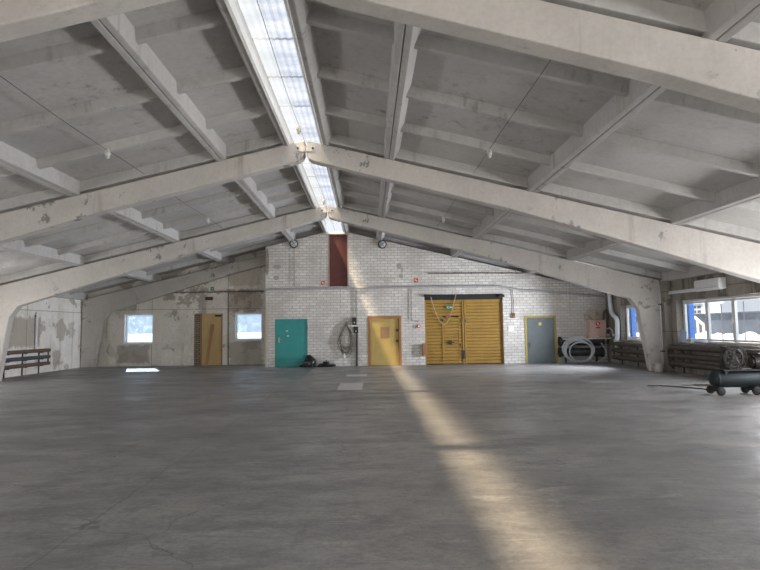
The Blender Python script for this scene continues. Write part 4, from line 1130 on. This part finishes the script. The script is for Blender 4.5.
# shrubs and snow behind the end windows
def shrub(px, py, Y, label, n, h):
    c = aty(px, py, Y); t = thing('bare_shrub', (c.x, Y, -.45), label, 'shrub'); rnd = random.Random(int(px)); mb = MB()
    for k_ in range(n):
        a_ = rnd.uniform(0, 2*PI); l_ = h*rnd.uniform(.6, 1); d = Vector((math.cos(a_)*.45, math.sin(a_)*.3, 1)); p0 = Vector((c.x, Y, -.45))
        mid = p0+d*l_*.55; mb.tube([p0, mid, mid+Vector((math.cos(a_+.6)*.35, .1, .5))*l_*.5], [.014, .009, .003], 5)
        for j in range(2): mb.tube([mid, mid+Vector((rnd.uniform(-.5, .5), rnd.uniform(-.3, .3), rnd.uniform(.1, .5)))*.6], [.006, .002], 4)
    mb.build('branches', MAT['twig'], t)
shrub(142.5, 330, YG+3.2, 'bare shrub outside the cracked bluish window', 9, 1.6)
shrub(248, 335, YG+3.5, 'bare shrub outside the small window by the brick corner', 12, 1.3)
for i, (px, w_, l) in enumerate(((140, 2.2, 'low bank of snow outside the cracked bluish window'), (250, 2.2, 'bank of snow outside the small window by the brick corner'))):
    c = aty(px, 340, YG+9)
    o = MB().blob((c.x, YG+9, -.3), w_, 1.5, .95+.25*i, .3, 4, 80+i, flat=-.45).build('snow_bank', MAT['snow'], origin=(c.x, YG+9, -.45), smooth=True); tag(o, l, 'snow bank')

# ------------------------------------------------------------------ sun and sky
SUN = Vector((.45, .32, -1)).normalized()
sd = bpy.data.lights.new('sun', 'SUN'); sd.energy = 12.0; sd.angle = math.radians(3.5); sd.color = (1, .86, .66)
so = bpy.data.objects.new('sun', sd); COL.objects.link(so); so.rotation_euler = SUN.to_track_quat('-Z', 'Y').to_euler()

# added spot lamp outside, throws the floor light patches through the two end windows
gd = bpy.data.lights.new('added_patch_spot', 'SPOT'); gd.spot_size = math.radians(16); gd.spot_blend = .1; gd.energy = 42000; gd.shadow_soft_size = .25; gd.color = (1, .96, .9)
go = bpy.data.objects.new('added_patch_spot', gd); COL.objects.link(go)
gdir = Vector((.49, -.86, -.56)).normalized(); tgt = Vector(((W1[0]+W2[1])/2, YG, 1.5)); go.location = tgt-gdir*22
go.rotation_euler = gdir.to_track_quat('-Z', 'Y').to_euler()
w = bpy.data.worlds.new('sky'); S.world = w; w.use_nodes = True
nt = w.node_tree; nt.nodes.clear()
out = nt.nodes.new('ShaderNodeOutputWorld'); bg = nt.nodes.new('ShaderNodeBackground'); tc = nt.nodes.new('ShaderNodeTexCoord')
def wm(op, a, b=None):
    n = nt.nodes.new('ShaderNodeMath'); n.operation = op
    for i, v in enumerate((a, b)):
        if v is None: continue
        if isinstance(v, (int, float)): n.inputs[i].default_value = v
        else: nt.links.new(v, n.inputs[i])
    return n.outputs[0]
def wr(v, a, b, c, d):
    n = nt.nodes.new('ShaderNodeMapRange'); n.interpolation_type = 'SMOOTHSTEP'; nt.links.new(v, n.inputs[0])
    for i, x in enumerate((a, b, c, d)): n.inputs[i+1].default_value = x
    return n.outputs[0]
sx = nt.nodes.new('ShaderNodeSeparateXYZ'); nt.links.new(tc.outputs['Generated'], sx.inputs[0])
hor = wr(sx.outputs[2], .04, .35, .62, .9)
back = wr(sx.outputs[1], -.1, -.7, 0., 1.0)         # the bright sunlit side of the sky
stg = wm('ADD', wm('MULTIPLY', hor, 1.3), back)
cr = nt.nodes.new('ShaderNodeMix'); cr.data_type = 'RGBA'
nt.links.new(wr(sx.outputs[2], .0, .3, 0, 1), cr.inputs[0]); cr.inputs[6].default_value = (.93, .96, 1.0, 1); cr.inputs[7].default_value = (.86, .93, 1.0, 1)
nt.links.new(cr.outputs[2], bg.inputs[0]); nt.links.new(stg, bg.inputs[1]); nt.links.new(bg.outputs[0], out.inputs[0])

# ------------------------------------------------------------------ view
S.view_settings.view_transform = 'Standard'; S.view_settings.look = 'None'; S.view_settings.gamma = 1; S.view_settings.use_curve_mapping = False
S.view_settings.exposure = 0.05
S.cycles.use_denoising = True
S.cycles.max_bounces = 10; S.cycles.diffuse_bounces = 6; S.cycles.transparent_max_bounces = 12
S.cycles.sample_clamp_indirect = 8
